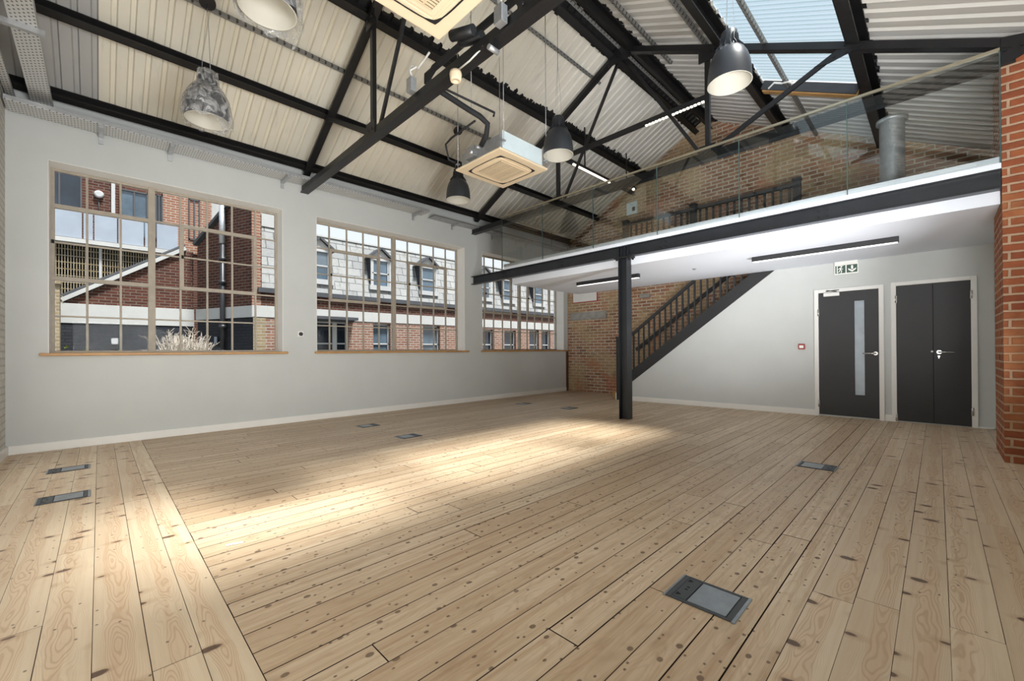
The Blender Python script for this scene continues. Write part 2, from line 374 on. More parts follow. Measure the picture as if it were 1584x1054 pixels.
# ------------------------------------------------------------------ floor
def make_floor():
    vs, fs, mi, uvs, cols = [], [], [], [], []
    def board(x0, x1, y0, y1, along, mat_i, gap):
        b = len(vs); g = gap/2
        X0, X1, Y0, Y1 = x0+g, x1-g, y0+g, y1-g
        vs.extend([(X0,Y0,FZ(X0)),(X1,Y0,FZ(X1)),(X1,Y1,FZ(X1)),(X0,Y1,FZ(X0))])
        fs.append((b,b+1,b+2,b+3)); mi.append(mat_i)
        r1, r2 = random.random(), random.random(); o = random.uniform(0, 30)
        if along == 'y':
            uvs.extend([(Y0+o, X0),(Y0+o, X1),(Y1+o, X1),(Y1+o, X0)]); cc = [0,1,1,0]
        else:
            uvs.extend([(X0+o, Y0),(X1+o, Y0),(X1+o, Y1),(X0+o, Y1)]); cc = [0,0,1,1]
        cols.extend([(r1, r2, c, 1) for c in cc])
    def runs(a, b, lo, hi, first=None):
        out = [a]; p = a + random.uniform(.3, hi)
        while p < b-.5:
            out.append(p); p += random.uniform(lo, hi)
        return out + [b]
    # old boards of the main area
    x = WX
    while x < -.385:
        w = min(random.uniform(.118, .155), -.38-x)
        if -.38-(x+w) < .07: w = -.38-x
        r = runs(.375, GY, 1.6, 3.6)
        for a, b in zip(r, r[1:]): board(x, x+w, a, b, 'y', 0, random.choice((.003,.004,.005,.007)))
        x += w
    # new boards along the near end wall
    y = NY
    for y2 in (-.58, -.44, -.30, -.158, -.02, .122, .255, .375):
        r = runs(WX, -.38, 1.5, 3.4)
        for a, b in zip(r, r[1:]): board(a, b, y, y2, 'x', 1, random.choice((.0012,.002,.003)))
        y = y2
    # new boards on the door side
    x = -.38
    while x < RX:
        r = runs(NY, GY, 1.5, 3.2)
        for a, b in zip(r, r[1:]): board(x, x+.135, a, b, 'y', 1, random.choice((.0012,.002,.003)))
        x += .135
    n = len(vs)
    za, zb = FZ(WX-.3)-.012, FZ(RX+.3)-.012
    vs.extend([(WX-.3,NY-.3,za),(RX+.3,NY-.3,zb),(RX+.3,GY+.3,zb),(WX-.3,GY+.3,za),
               (WX-.3,NY-.3,-.2),(RX+.3,NY-.3,-.2),(RX+.3,GY+.3,-.2),(WX-.3,GY+.3,-.2)])
    for f in ((0,1,2,3),(7,6,5,4),(0,4,5,1),(1,5,6,2),(2,6,7,3),(3,7,4,0)):
        fs.append(tuple(n+i for i in f)); mi.append(2); uvs.extend([(0,0)]*4); cols.extend([(0,0,0,1)]*4)
    me = bpy.data.meshes.new('floor'); me.from_pydata(vs, [], fs)
    for m in (M['floor_old'], M['floor_new'], M['gap']): me.materials.append(m)
    me.polygons.foreach_set('material_index', mi)
    ul = me.uv_layers.new(name='UVMap'); ul.data.foreach_set('uv', [c for p in uvs for c in p])
    at = me.color_attributes.new('rnd', 'FLOAT_COLOR', 'CORNER'); at.data.foreach_set('color', [c for p in cols for c in p])
    o = bpy.data.objects.new('floor', me); C.objects.link(o); tag(o, kind='structure')
make_floor()

# ------------------------------------------------------------------ window wall with three openings
OPEN = [(-.41, 2.005), (2.50, 5.53), (6.01, 8.88)]
ZS, ZH, WT = 1.10, 3.285, .34
m = MB(); ya = NY-.35
for a, b in OPEN:
    m.box(WX-WT, WX, ya, a, -.2, 4.35); m.box(WX-WT, WX, a, b, -.2, ZS-.035); m.box(WX-WT, WX, a, b, ZH, 4.35); ya = b
m.box(WX-WT, WX, ya, GY+.3, -.2, 4.35)
struct(m, 'wall_left', M['wall'])
for i, (a, b) in enumerate(OPEN):                       # bright painted reveals
    m = MB(); t = .006; x0, x1 = WX-WT, WX+.001
    m.box(x0, x1, a, a+t, ZS, ZH); m.box(x0, x1, b-t, b, ZS, ZH); m.box(x0, x1, a+t, b-t, ZH-t, ZH)
    struct(m, 'trim_%d' % (i+1), M['white'])

def make_window(idx, a, b, cols, mull, case, sill):
    root = thing('window_%d' % idx, None, None, (WX-.28, a, ZS), kind='structure')
    xf = WX-.27; z0, z1 = ZS, ZH-.006; n = cols; cw = (b-a-.012)/n; a0 = a+.006
    ys = [a0+cw*i for i in range(n+1)]; zs = [z0+(z1-z0)*k/5 for k in range(6)]
    mf = MB(); d = .02
    fr = .032
    mf.box(xf-d, xf+d, a0, a0+fr, z0, z1); mf.box(xf-d, xf+d, ys[-1]-fr, ys[-1], z0, z1)
    mf.box(xf-d+.001, xf+d-.001, a0+.001, ys[-1]-.001, z0, z0+fr*.8); mf.box(xf-d+.001, xf+d-.001, a0+.001, ys[-1]-.001, z1-fr, z1-.001)
    def inside(i, k):
        return any(c0 < i < c1 and r0 <= k < r1 for c0, c1, r0, r1 in case)
    def insz(k, i):
        return any(c0 <= i < c1 and r0 < k < r1 for c0, c1, r0, r1 in case)
    for i in range(1, n):
        if i == mull: continue
        for k in range(5):
            if not inside(i, k): mf.box(xf-.012, xf+.014, ys[i]-.011, ys[i]+.011, zs[k], zs[k+1])
    for k in range(1, 5):
        for i in range(n):
            if not insz(k, i): mf.box(xf-.011, xf+.0128, ys[i], ys[i+1], zs[k]-.010, zs[k]+.010)
    mf.build('window_frame', M['frame'], root)
    mm = MB(); mm.box(xf-.03, xf+.035, ys[mull]-.036, ys[mull]+.036, z0, z1); mm.build('mullion', M['frame'], root, .004)
    for c0, c1, r0, r1 in case:
        mc = MB(); w = .034; Y0, Y1, Z0, Z1 = ys[c0], ys[c1], zs[r0], zs[r1]
        mc.box(xf-.01, xf+.038, Y0-.012, Y0+w, Z0-.015, Z1+.015); mc.box(xf-.01, xf+.038, Y1-w, Y1+.012, Z0-.015, Z1+.015)
        mc.box(xf-.0088, xf+.037, Y0-.01, Y1+.01, Z0-.014, Z0+w); mc.box(xf-.0088, xf+.037, Y0-.01, Y1+.01, Z1-w, Z1+.014)
        for i in range(c0+1, c1): mc.box(xf, xf+.026, ys[i]-.011, ys[i]+.011, Z0, Z1)
        for k in range(r0+1, r1): mc.box(xf+.001, xf+.025, Y0, Y1, zs[k]-.010, zs[k]+.010)
        o = mc.build('casement', M['frame'], root)
        h = MB(); h.box(xf+.038, xf+.06, Y0+w*.2, Y0+w*.9, (Z0+Z1)/2-.02, (Z0+Z1)/2+.02); h.build('casement_stay', M['dark'], o)
    g = MB(); g.box(xf-.003, xf+.001, a0+.01, ys[-1]-.01, z0+.01, z1-.01); g.build('window_panes', M['pane'], root)
    s = MB(); s.box(WX-.30, WX+.055, sill[0], sill[1], ZS-.034, ZS) if False else s.prism(
        [(WX-WT+.04, a+.007, ZS-.034), (WX, a+.007, ZS-.034), (WX, sill[0], ZS-.034), (WX+.055, sill[0], ZS-.034), (WX+.055, sill[1], ZS-.034), (WX, sill[1], ZS-.034), (WX, b-.007, ZS-.034), (WX-WT+.04, b-.007, ZS-.034)], (0,0,.034))
    s.build('window_sill', M['oak'], root, .006)
make_window(1, *OPEN[0], 8, 3, [(0,3,2,4), (4,7,2,4)], (-.475, 2.066))
make_window(2, *OPEN[1], 10, 5, [(1,4,2,4), (6,9,2,4)], (2.466, 5.608))
make_window(3, *OPEN[2], 10, 5, [(1,4,2,4), (6,9,2,4)], (5.965, 8.99))

# baseboards and the dark upright at the end of the window wall
m = MB(); m.box(WX, WX+.018, NY+.02, 8.96, 0, .095); struct(m, 'baseboard_left', M['white'], .004)
m = MB(); m.box(WX-.002, WX+.03, 8.965, 9.03, .0, 1.066); struct(m, 'trim_4', M['darkoak'], .003)

# ------------------------------------------------------------------ near end wall, gable, right wall and pier
m = MB()
m.prism([(WX-.34,NY,-.2),(RX+.3,NY,-.2),(RX+.3,NY,3.5),(AX,NY,6.2),(WX-.34,NY,4.3)], (0,-.3,0))
struct(m, 'wall_near', M['whitebrick'])
m = MB(); m.prism([(WX+.018,NY,FZ(WX)),(RX,NY,FZ(RX)),(RX,NY,FZ(RX)+.1),(WX+.018,NY,FZ(WX)+.1)], (0,.02,0)); struct(m, 'baseboard_near', M['white'], .004)
m = MB()
m.prism([(WX-.34,GY,-.2),(RX+.3,GY,-.2),(RX+.3,GY,3.4),(AX,GY,zl(AX)+.17),(WX-.34,GY,zl(WX-.34)+.17)], (0,.35,0))
struct(m, 'wall_back', M['gable'])
m = MB(); m.box(RX, RX+.3, NY-.3, 5.74, -.2, 3.2); struct(m, 'wall_right', M['wall'])
m = MB(); m.prism([(.415,5.74,.0),(RX+.3,5.74,.0),(RX+.3,5.74,3.2),(.60,5.74,3.62),(.415,5.74,3.74)], (0,.76,0))
struct(m, 'wall_pier', M['pier'])
m = MB(); m.prism([(.508,6.50,.0),(RX+.3,6.50,.0),(RX+.3,6.50,2.40),(.508,6.50,2.40)], (0,2.5,0)); struct(m, 'wall_right.001', M['wall'])
m = MB(); m.prism([(.508,6.50,2.40),(RX+.3,6.50,2.40),(RX+.3,6.50,3.2),(.60,6.50,3.62),(.508,6.50,3.70)], (0,2.55,0)); struct(m, 'wall_right.002', M['gable'])

# ------------------------------------------------------------------ corrugated roof
def corrugated(mb, x0, x1, y0, y1, zf, period, dep=.032, mi=0):
    """trapezoidal sheet whose ribs run up the slope"""
    ys = []; y = math.floor(y0/period)*period
    prof = ((0, 0), (.60*period, 0), (.68*period, dep), (.92*period, dep))
    while y < y1:
        for dy, dz in prof: ys.append((y+dy, dz))
        y += period
    ys = [(min(max(a, y0), y1), d) for a, d in ys]; ys.append((y1, ys[-1][1] if ys else 0))
    v = []
    for a, d in ys: v += [(x0, a, zf(x0)+d), (x1, a, zf(x1)+d)]
    mb.add(v, [(2*i, 2*i+1, 2*i+3, 2*i+2) for i in range(len(ys)-1)], mi)
RL = (-1.80, -.70); RLY = (.75, 7.06)
fl = lambda x: zl(x)+.165
fr_ = lambda x: zr(x)+.165
m = MB(); corrugated(m, WX-.3, AX+.0, NY-.3, GY+.02, fl, .145)
struct(m, 'ceiling', M['sheetL'])
m = MB()
corrugated(m, AX, RL[0], NY-.3, GY+.02, fr_, .17); corrugated(m, RL[1], RX+.4, NY-.3, GY+.02, fr_, .17)
corrugated(m, RL[0], RL[1], RLY[1], GY+.02, fr_, .17); corrugated(m, RL[0], RL[1], NY-.3, RLY[0], fr_, .17)
struct(m, 'ceiling.001', M['sheetR'])
m = MB(); corrugated(m, RL[0], RL[1], RLY[0], RLY[1], lambda x: fr_(x)+.03, .085, .02)
struct(m, 'window_4', M['rooflight'])
m = MB(); m.beam((RL[0], RLY[1], zr(RL[0])+.10), (RL[1], RLY[1], zr(RL[1])+.10), .03, .12); m.beam((RL[0], RLY[1]+.06, zr(RL[0])+.055), (RL[1], RLY[1]+.06, zr(RL[1])+.055), .10, .07, mi=1)
struct(m, 'trim_5', [M['lead'], M['oak']])
m = MB(); m.beam((AX, NY-.3, AZ+.25), (AX, GY+.2, AZ+.25), .5, .02); struct(m, 'trim_6', M['lead'])   # ridge cap

# ------------------------------------------------------------------ purlins
def purlin(x, y0, y1, side, w, h, name, label, off=.085, mat='purlin', cat='roof beam', group='black roof purlins'):
    z = (zl(x) if side == 'L' else zr(x)) + off
    a = math.atan(SL if side == 'L' else -SR)
    up = (-math.sin(a), 0, math.cos(a))
    root = thing(name, label, cat, (x, y0, z), group)
    m = MB(); t = .012
    u = Vector(up); s = Vector((math.cos(a), 0, math.sin(a)))
    p0 = Vector((x, y0, z)); p1 = Vector((x, y1, z))
    m.beam(p0 - s*(w/2-t/2), p1 - s*(w/2-t/2), t, h, up)
    m.beam(p0 + u*(h/2-t/2), p1 + u*(h/2-t/2), w, t, up); m.beam(p0 - u*(h/2-t/2), p1 - u*(h/2-t/2), w, t, up)
    m.build('channel', M[mat], root)
    for yy in (2.32, 5.77):
        if y0 < yy < y1:
            c = MB(); c.beam(p0*0 + Vector((x, yy-.05, z)) - u*(h*.5+.0), Vector((x, yy+.05, z)) - u*(h*.5), w*1.2, .016, up)
            c.build('cleat', M[mat], root)
    return root
ye = GY
purlin(-6.91, NY, ye, 'L', .07, .13, 'roof_purlin', 'black steel eaves purlin running above the three windows')
purlin(-6.05, NY, ye, 'L', .08, .13, 'roof_purlin', 'black steel purlin on the cream slope, next above the eaves purlin')
purlin(-4.77, NY, ye, 'L', .09, .14, 'roof_purlin', 'black steel purlin halfway up the cream slope, meeting the truss uprights')
purlin(-3.58, NY, ye, 'L', .10, .15, 'roof_purlin', 'black steel purlin just on the window side of the ridge')
purlin(-3.24, NY, ye, 'R', .10, .15, 'roof_purlin', 'black steel purlin just on the rooflight side of the ridge')
purlin(-1.92, NY, ye, 'R', .13, .15, 'roof_purlin', 'wide black steel purlin along the upper edge of the rooflight')
purlin(-.58, NY, ye, 'R', .13, .15, 'roof_purlin', 'wide black steel purlin along the lower edge of the rooflight')
def channel(x, y0, y1, side, label, off=.02):
    z = (zl(x) if side == 'L' else zr(x)) + off + .09
    a = math.atan(SL if side == 'L' else -SR); up = (-math.sin(a), 0, math.cos(a)); u = Vector(up); s = Vector((math.cos(a),0,math.sin(a)))
    m = MB(); p0 = Vector((x,y0,z)); p1 = Vector((x,y1,z))
    m.beam(p0-u*.02, p1-u*.02, .042, .004, up); m.beam(p0-s*.019, p1-s*.019, .004, .042, up); m.beam(p0+s*.019, p1+s*.019, .004, .042, up)
    tag(m.build('perforated_channel', M['galvd']), label, 'metal channel', 'perforated steel channels under the roof')
channel(-5.46, NY, 5.6, 'L', 'long perforated steel channel carrying the pendant ceiling roses on the cream slope')
channel(-3.95, NY, 6.0, 'L', 'perforated steel channel on the cream slope, just below the ridge purlin')
channel(-3.42, NY, 8.0, 'L', 'perforated steel channel between the two ridge purlins', -.06)
channel(-2.90, NY, 6.4, 'R', 'short perforated steel channel on the grey slope, ending beyond the truss')
channel(-2.17, NY, 6.3, 'R', 'dark slotted channel beside the upper rooflight purlin')
channel(-1.45, NY, 8.9, 'R', 'perforated steel channel crossing below the middle of the rooflight', -.03)

# ------------------------------------------------------------------ trusses
def truss(Y, label, xl, xr, full=True):
    root = thing('roof_truss', label, 'roof truss', (AX, Y, 3.6), 'black steel roof trusses')
    zc = 3.66
    def part(name, p0, p1, w, h, gap=.0):
        m = MB(); p0 = Vector(p0); p1 = Vector(p1)
        if gap:
            m.beam(p0+Vector((0,-gap,0)), p1+Vector((0,-gap,0)), w, h); m.beam(p0+Vector((0,gap,0)), p1+Vector((0,gap,0)), w, h)
            d = (p1-p0).normalized(); nrm = d.cross(Vector((0,1,0))).normalized()
            m.beam(p0+nrm*(-h/2+.006)*(-1 if nrm.z < 0 else 1)*1, p1+nrm*(-h/2+.006)*(-1 if nrm.z < 0 else 1), gap*4, .01)
        else: m.beam(p0, p1, w, h)
        return m.build(name, M['black'], root)
    part('bottom_chord', (xl, Y, zc), (xr, Y, zc), .012, .11, .03)
    part('top_chord', (xl+.08, Y, zl(xl+.08)), (AX, Y, AZ), .012, .085, .025)
    part('top_chord', (xr, Y, zr(xr)), (AX, Y, AZ), .012, .085, .025)
    nl, nr = -4.67, -2.12
    for x, zz in ((nl, zl(nl)), (nr, zr(nr))):
        part('vertical_strut', (x, Y, zc), (x, Y, zz), .05, .06)
    part('ridge_tie', (nl+.06, Y+.03, zc), (AX-.03, Y+.03, AZ-.1), .03, .045); part('ridge_tie', (nr-.06, Y+.03, zc), (AX+.03, Y+.03, AZ-.1), .03, .045)
    part('diagonal_strut', (nl, Y-.02, zc+.02), (-5.99, Y-.02, zl(-5.99)-.03), .03, .055); part('diagonal_strut', (nr, Y-.02, zc+.02), (-.70, Y-.02, zr(-.70)-.03), .03, .055)
    def plate(name, pts):
        m = MB(); m.prism([(x, Y-.045, z) for x, z in pts], (0,.014,0))
        for x, z in ((sum(p[0] for p in pts)/len(pts)-.05, sum(p[1] for p in pts)/len(pts)), (sum(p[0] for p in pts)/len(pts)+.05, sum(p[1] for p in pts)/len(pts))):
            m.tube([(x, Y-.06, z), (x, Y-.04, z)], .014, 8)
        m.build(name, M['black'], root)
    plate('gusset_plate', [(AX-.2, AZ-.2), (AX+.2, AZ-.2), (AX+.2, AZ-.06), (AX, AZ+.05), (AX-.2, AZ-.06)])
    for x in (nl, nr): plate('gusset_plate', [(x-.12, zc-.05), (x+.12, zc-.05), (x+.1, zc+.14), (x-.1, zc+.14)])
    for x, zf in ((nl, zl), (nr, zr)): plate('gusset_plate', [(x-.1, zf(x)-.18), (x+.1, zf(x)-.18), (x+.1, zf(x+.1)+.03), (x-.1, zf(x-.1)+.03)])
    plate('gusset_plate', [(-.95, zr(-.8)-.17), (-.82, zr(-.82)-.2), (-.52, zr(-.52)-.0), (-.6, zr(-.6)+.04)])
    if xr > .2: plate('gusset_plate', [(.415, 3.60), (.56, 3.66), (.56, 3.83), (.415, 3.86)])
    return root
truss(2.32, 'black steel roof truss above the middle of the room, with grey junction boxes on it', WX+.0, RX, True)
truss(5.77, 'black steel roof truss above the mezzanine edge, bearing on the brick pier', WX+.0, .50)
# collar bar with a lit strip between the uprights of the far truss, and a strip on the cream slope
t = thing('collar_tie', 'black steel bar with a lit strip, spanning between uprights of the far truss', 'steel bar', (-4.66, 5.83, 4.46))
m = MB(); m.beam((-4.66,5.83,4.49), (-2.12,5.83,4.49), .05, .07); m.build('bar', M['black'], t)
m = MB(); m.box(-3.04, -2.12, 5.80, 5.83, 4.445, 4.456); strip = m.build('led_strip', M['plastic'], t)
for i in range(18):
    x = -3.03 + i*.051; m = MB(); m.box(x, x+.03, 5.798, 5.828, 4.43, 4.445); m.build('led', M['ledwarm'], strip)
t = thing('linear_light', 'slim lit black batten running under the cream slope beyond the far truss', 'light fitting', (-4.3, 6.0, 4.5), 'lit battens above the mezzanine')
m = MB(); m.beam((-4.62,5.90,4.5), (-4.62,8.3,4.5), .05, .07); m.build('housing', M['black'], t)
m = MB(); m.beam((-4.59,6.1,4.455), (-4.59,7.3,4.455), .03, .02); m.build('diffuser', M['ledwarm'], t)
for z in (0,):
    for y in (6.5, 8.0):
        m = MB(); m.beam((-4.62,y,4.53), (-4.62,y,zl(-4.62)+.16), .02, .02); m.build('hanger', M['black'], t)

# ------------------------------------------------------------------ mezzanine
MY = 5.70                                        # mezzanine front; mezzanine, partition, doors and stair numbers scaled about the camera
PY = 7.97                                        # partition face
MZ = 2.795                                       # mezzanine floor
m = MB(); m.box(-6.0, .41, MY, 7.80, 2.69, MZ)
m.prism([(-1.25, 7.80, 2.69), (.41, 7.80, 2.69), (.41, GY-.01, 2.69), (-1.25, GY-.01, 2.69)], (0,0,MZ-2.69))
struct(m, 'mezzanine_floor', M['soffit'])
m = MB(); m.box(-5.88, .41, MY+.113, PY+.005, 2.40, 2.52); m.box(.41, .506, 6.505, PY+.005, 2.40, 2.52); m.box(-5.88, .41, MY+.14, PY-.2, 2.52, 2.69); struct(m, 'ceiling.002', M['soffit'])
bz0, bz1 = 2.515, 2.688
t = thing('mezzanine_beam', 'long blue-black steel I-beam carrying the mezzanine front, bolted over the column', 'steel beam', (-3.36, MY+.05, bz0), kind='thing')
m = MB(); b0, b1 = MY-.005, MY+.10
m.box(WX+.005, .41, b0, b1, bz0, bz0+.012); m.box(WX+.005, .41, b0, b1, bz1-.012, bz1); m.box(WX+.03, .41, MY+.043, MY+.052, bz0+.012, bz1-.012)
m.build('i_section', M['bluesteel'], t)
for x in (-6.04, -4.62, -2.74, -.885):
    for dx in (-.04, .04):
        for z in (2.57, 2.635):
            m = MB(); m.tube([(x+dx, MY+.025, z), (x+dx, MY+.044, z)], .014, 6); m.build('bolt', M['black'], t)
cx, cy = -3.36, MY+.05
for dx in (-.08, -.03, .03, .08):
    m = MB(); m.box(cx+dx-.005, cx+dx+.005, MY, MY+.044, bz0+.012, bz1-.012); m.build('stiffener', M['bluesteel'], t)
t = thing('steel_column', 'charcoal steel H-column standing on the floorboards under the mezzanine beam', 'steel column', (cx, cy, FZ(cx)), kind='thing')
m = MB(); zc_ = bz0-.022; m.box(cx-.072, cx-.062, cy-.072, cy+.072, FZ(cx), zc_); m.box(cx+.062, cx+.072, cy-.072, cy+.072, FZ(cx), zc_); m.box(cx-.062, cx+.062, cy-.005, cy+.005, FZ(cx), zc_)
m.build('h_section', M['bluesteel'], t)
m = MB(); m.box(cx-.14, cx+.14, cy-.074, cy+.074, zc_, bz0-.002); m.build('cap_plate', M['black'], t)
for dx in (-.11, .11):
    for dy in (-.05, .05):
        m = MB(); m.tube([(cx+dx, cy+dy, zc_-.022), (cx+dx, cy+dy, zc_)], .015, 6); m.build('bolt', M['black'], t)
# glass balustrade
GZ0, GZ1 = MZ-.06, 3.725
t = thing('glass_balustrade', 'frameless glass balustrade along the mezzanine front with a slim pale handrail', 'balustrade', (-3, MY-.02, MZ), kind='thing')
xs = [-6.035, -4.968, -3.884, -2.794, -1.717, -.659, .405]
gy_ = MY-.02
for x0, x1 in zip(xs, xs[1:]):
    m = MB(); m.add([(x0+.006, gy_, GZ0), (x1-.006, gy_, GZ0), (x1-.006, gy_, GZ1), (x0+.006, gy_, GZ1)], [(0,1,2,3)])
    o = m.build('glass_panel', M['balglass'], t)
    e = MB(); e.box(x1-.005, x1+.003, gy_-.007, gy_+.007, GZ0, GZ1); e.build('panel_edge', M['balglass_edge'], o)
for y0, y1 in ((gy_+.01, 7.2), (7.21, GY-.02)):
    m = MB(); m.add([(-6.035, y0, GZ0), (-6.035, y1, GZ0), (-6.035, y1, GZ1), (-6.035, y0, GZ1)], [(0,1,2,3)])
    o = m.build('glass_panel', M['balglass'], t)
    e = MB(); e.box(-6.042, -6.028, y0-.005, y0+.004, GZ0, GZ1); e.build('panel_edge', M['balglass_edge'], o)
m = MB(); m.beam((-6.045, gy_, 3.738), (.405, gy_, 3.738), .026, .024); m.beam((-6.035, gy_, 3.738), (-6.035, GY-.02, 3.738), .026, .024)
m.build('handrail', M['brass'], t)
# ------------------------------------------------------------------ partition with the doors
DX = Matrix.Translation((0, PY, 0))
def L(x): return x
def DB(): return MB(DX)
xe = .506
m = DB(); m.prism([(-4.86,0,FZ(-4.86)),(xe,0,FZ(xe)),(xe,0,2.40),(-1.884,0,2.40),(-4.86,0,.18)], (0,.09,0)); struct(m, 'wall_partition', M['wall'])
def skirt(mb, x0, x1, h, d=.018): mb.prism([(x0,-d,FZ(x0)),(x1,-d,FZ(x1)),(x1,-d,FZ(x1)+h),(x0,-d,FZ(x0)+h)], (0,d,0))
m = DB(); skirt(m, -4.89, -4.80, .15, .02); skirt(m, -4.80, -1.345, .09); skirt(m, -.53, -.456, .09); skirt(m, .36, xe-.01, .02)
struct(m, 'baseboard_back', M['white'], .003)
def door_frame(x0, x1, zt, root):
    m = DB(); w = .055
    m.box(x0, x0+w, -.03, 0, FZ(x0), zt); m.box(x1-w, x1, -.03, 0, FZ(x1), zt); m.box(x0+w, x1-w, -.03, 0, zt-w*.95, zt)
    m.build('door_frame', M['white'], root, .004)
def lever(x, z, dx, parent):
    m = DB(); m.tube([(x, -.012, z), (x, -.026, z)], .026, 20); m.tube([(x, -.02, z), (x, -.06, z), (x+dx*.012, -.066, z), (x+dx*.14, -.066, z)], .0095, 10)
    m.build('door_handle', M['chrome'], parent)
def hinge(x, z, parent):
    m = DB(); m.box(x-.012, x+.012, -.034, -.028, z-.05, z+.05); m.tube([(x, -.038, z-.05), (x, -.038, z+.05)], .008, 8); m.build('hinge', M['chrome'], parent)
d1 = thing('door_1', None, None, (-.94, PY, FZ(-.94)), kind='structure')
door_frame(-1.345, -.53, 2.007, d1)
lx0, lx1, lz0 = -1.288, -.587, .085
gx0, gx1, gz0, gz1 = -.857, -.745, .41, 1.80
m = DB()
for a in ((lx0, gx0, lz0, 1.952), (gx1, lx1, lz0, 1.952), (gx0, gx1, lz0, gz0), (gx0, gx1, gz1, 1.952)): m.box(a[0], a[1], -.013, -.001, a[2], a[3])
leaf = m.build('door_leaf', M['door'], d1)
m = DB(); m.box(gx0, gx1, -.008, -.005, gz0, gz1); m.build('vision_panel', M['doorglass'], leaf)
m = DB(); b = .012
m.box(gx0-b, gx0, -.018, -.006, gz0-b, gz1+b); m.box(gx1, gx1+b, -.018, -.006, gz0-b, gz1+b); m.box(gx0, gx1, -.018, -.006, gz0-b, gz0); m.box(gx0, gx1, -.018, -.006, gz1, gz1+b)
m.build('glazing_bead', M['plastic'], leaf)
lever(-.622, 1.023, -1, leaf)
m = DB(); m.box(-1.22, -1.03, -.06, -.014, 1.895, 1.945); m.build('door_closer', M['white'], leaf)
m = DB(); m.beam((-1.19, -.05, 1.968), (-1.03, -.05, 1.978), .012, .01); m.beam((-1.18, -.06, 1.98), (-1.06, -.06, 1.956), .012, .01); m.build('closer_arm', M['plastic'], leaf)
for z in (.25, 1.65): hinge(lx0-.004, z, d1)
d2 = thing('door_2', None, None, (-.05, PY, FZ(-.05)), kind='structure')
door_frame(-.456, .36, 2.02, d2)
q0, q1, qm = -.402, .306, -.038
m = DB(); m.box(q0, qm-.003, -.013, -.001, .085, 1.966); la = m.build('door_leaf', M['door'], d2)
m = DB(); m.box(qm+.003, q1, -.012, -.001, .085, 1.966); lb = m.build('door_leaf', M['door'], d2)
m = DB(); m.box(qm-.003, qm+.003, -.004, -.001, .085, 1.966); m.build('meeting_gap', M['dark'], d2)
lever(qm+.055, 1.041, 1, lb)
m = DB(); m.tube([(qm+.052, -.012, .985), (qm+.052, -.018, .985)], .012, 12); m.box(qm+.047, qm+.057, -.03, -.018, .955, .99); m.build('key', M['chrome'], lb)
m = DB(); m.tube([(qm-.012, -.012, 1.05), (qm-.012, -.022, 1.05)], .012, 12); m.build('knob', M['white'], la)
for z in (.28, 1.78): hinge(q1+.006, z, d2)
for z in (.13, 1.78): hinge(q0-.004, z, d2)

# exit sign over the door
sx0, sx1 = -1.087, -.807; sz0, sz1 = 2.217, 2.355
t = thing('exit_sign', 'green and white running-man exit sign with down arrow above the single door', 'exit sign', ((sx0+sx1)/2, PY, sz0))
m = DB(); m.box(sx0+.005, sx1-.005, -.055, 0, 2.352, 2.399); m.build('housing', M['signwhite'], t, .004)
m = DB(); m.box(sx0, sx1, -.03, -.02, sz0-.005, sz1); m.build('sign_plate', M['signwhite'], t)
yy = -.0312
def flat(mb, pts, y): mb.add([(x, y, z) for x, z in pts], [tuple(range(len(pts)))])
mid = (sx0+sx1)/2
m = DB(); flat(m, [(sx0+.012, sz0+.01), (mid-.008, sz0+.01), (mid-.008, sz1-.012), (sx0+.012, sz1-.012)], yy); flat(m, [(mid+.006, sz0+.01), (sx1-.01, sz0+.01), (sx1-.01, sz1-.012), (mid+.006, sz1-.012)], yy)
m.build('green_fields', M['green'], t)
m = DB(); y2 = -.0322; ax = (mid+sx1)/2; zc = (sz0+sz1)/2
flat(m, [(ax-.012, zc+.045), (ax-.012, zc-.01), (ax+.012, zc-.01), (ax+.012, zc+.045)], y2)
flat(m, [(ax-.045, zc+.005), (ax-.045, zc-.018), (ax, zc-.052), (ax, zc-.025)], y2); flat(m, [(ax+.045, zc+.005), (ax, zc-.025), (ax, zc-.052), (ax+.045, zc-.018)], y2)
m.build('arrow', M['signwhite'], t)
m = DB(); px = (sx0+mid)/2
flat(m, [(sx0+.028, sz0+.012), (sx0+.04, sz0+.012), (sx0+.04, sz1-.02), (mid-.03, sz1-.02), (mid-.03, sz1-.014), (sx0+.028, sz1-.014)], y2)
flat(m, [(px+.014+.011*math.cos(k*PI/5), zc+.036+.011*math.sin(k*PI/5)) for k in range(10)], y2)          # head
flat(m, [(px-.004, zc+.026), (px+.014, zc+.02), (px+.012, zc-.008), (px-.008, zc-.006)], y2)               # torso
flat(m, [(px-.004, zc+.026), (px-.026, zc+.008), (px-.03, zc-.008), (px-.024, zc-.008), (px-.019, zc+.004), (px-.004, zc+.014)], y2)
flat(m, [(px+.012, zc+.02), (px+.028, zc+.004), (px+.036, zc+.01), (px+.036, zc+.004), (px+.028, zc-.006), (px+.01, zc+.008)], y2)
flat(m, [(px-.008, zc-.006), (px-.014, zc-.03), (px-.04, zc-.034), (px-.04, zc-.044), (px-.006, zc-.04), (px+.002, zc-.01)], y2)
flat(m, [(px+.002, zc-.01), (px+.012, zc-.03), (px+.004, zc-.056), (px+.014, zc-.058), (px+.024, zc-.028), (px+.012, zc-.008)], y2)
m.build('running_figure', M['signwhite'], t)
# fire alarm call point
t = thing('fire_alarm_call_point', 'small red fire alarm call point on the grey wall beside the single door', 'fire alarm', (-1.513, PY, 1.13))
m = DB(); m.box(-1.556, -1.47, -.03, 0, 1.087, 1.175); m.build('case', M['red'], t, .006)
m = DB(); m.box(-1.542, -1.486, -.034, -.03, 1.108, 1.15); m.build('press_panel', M['signwhite'], t)

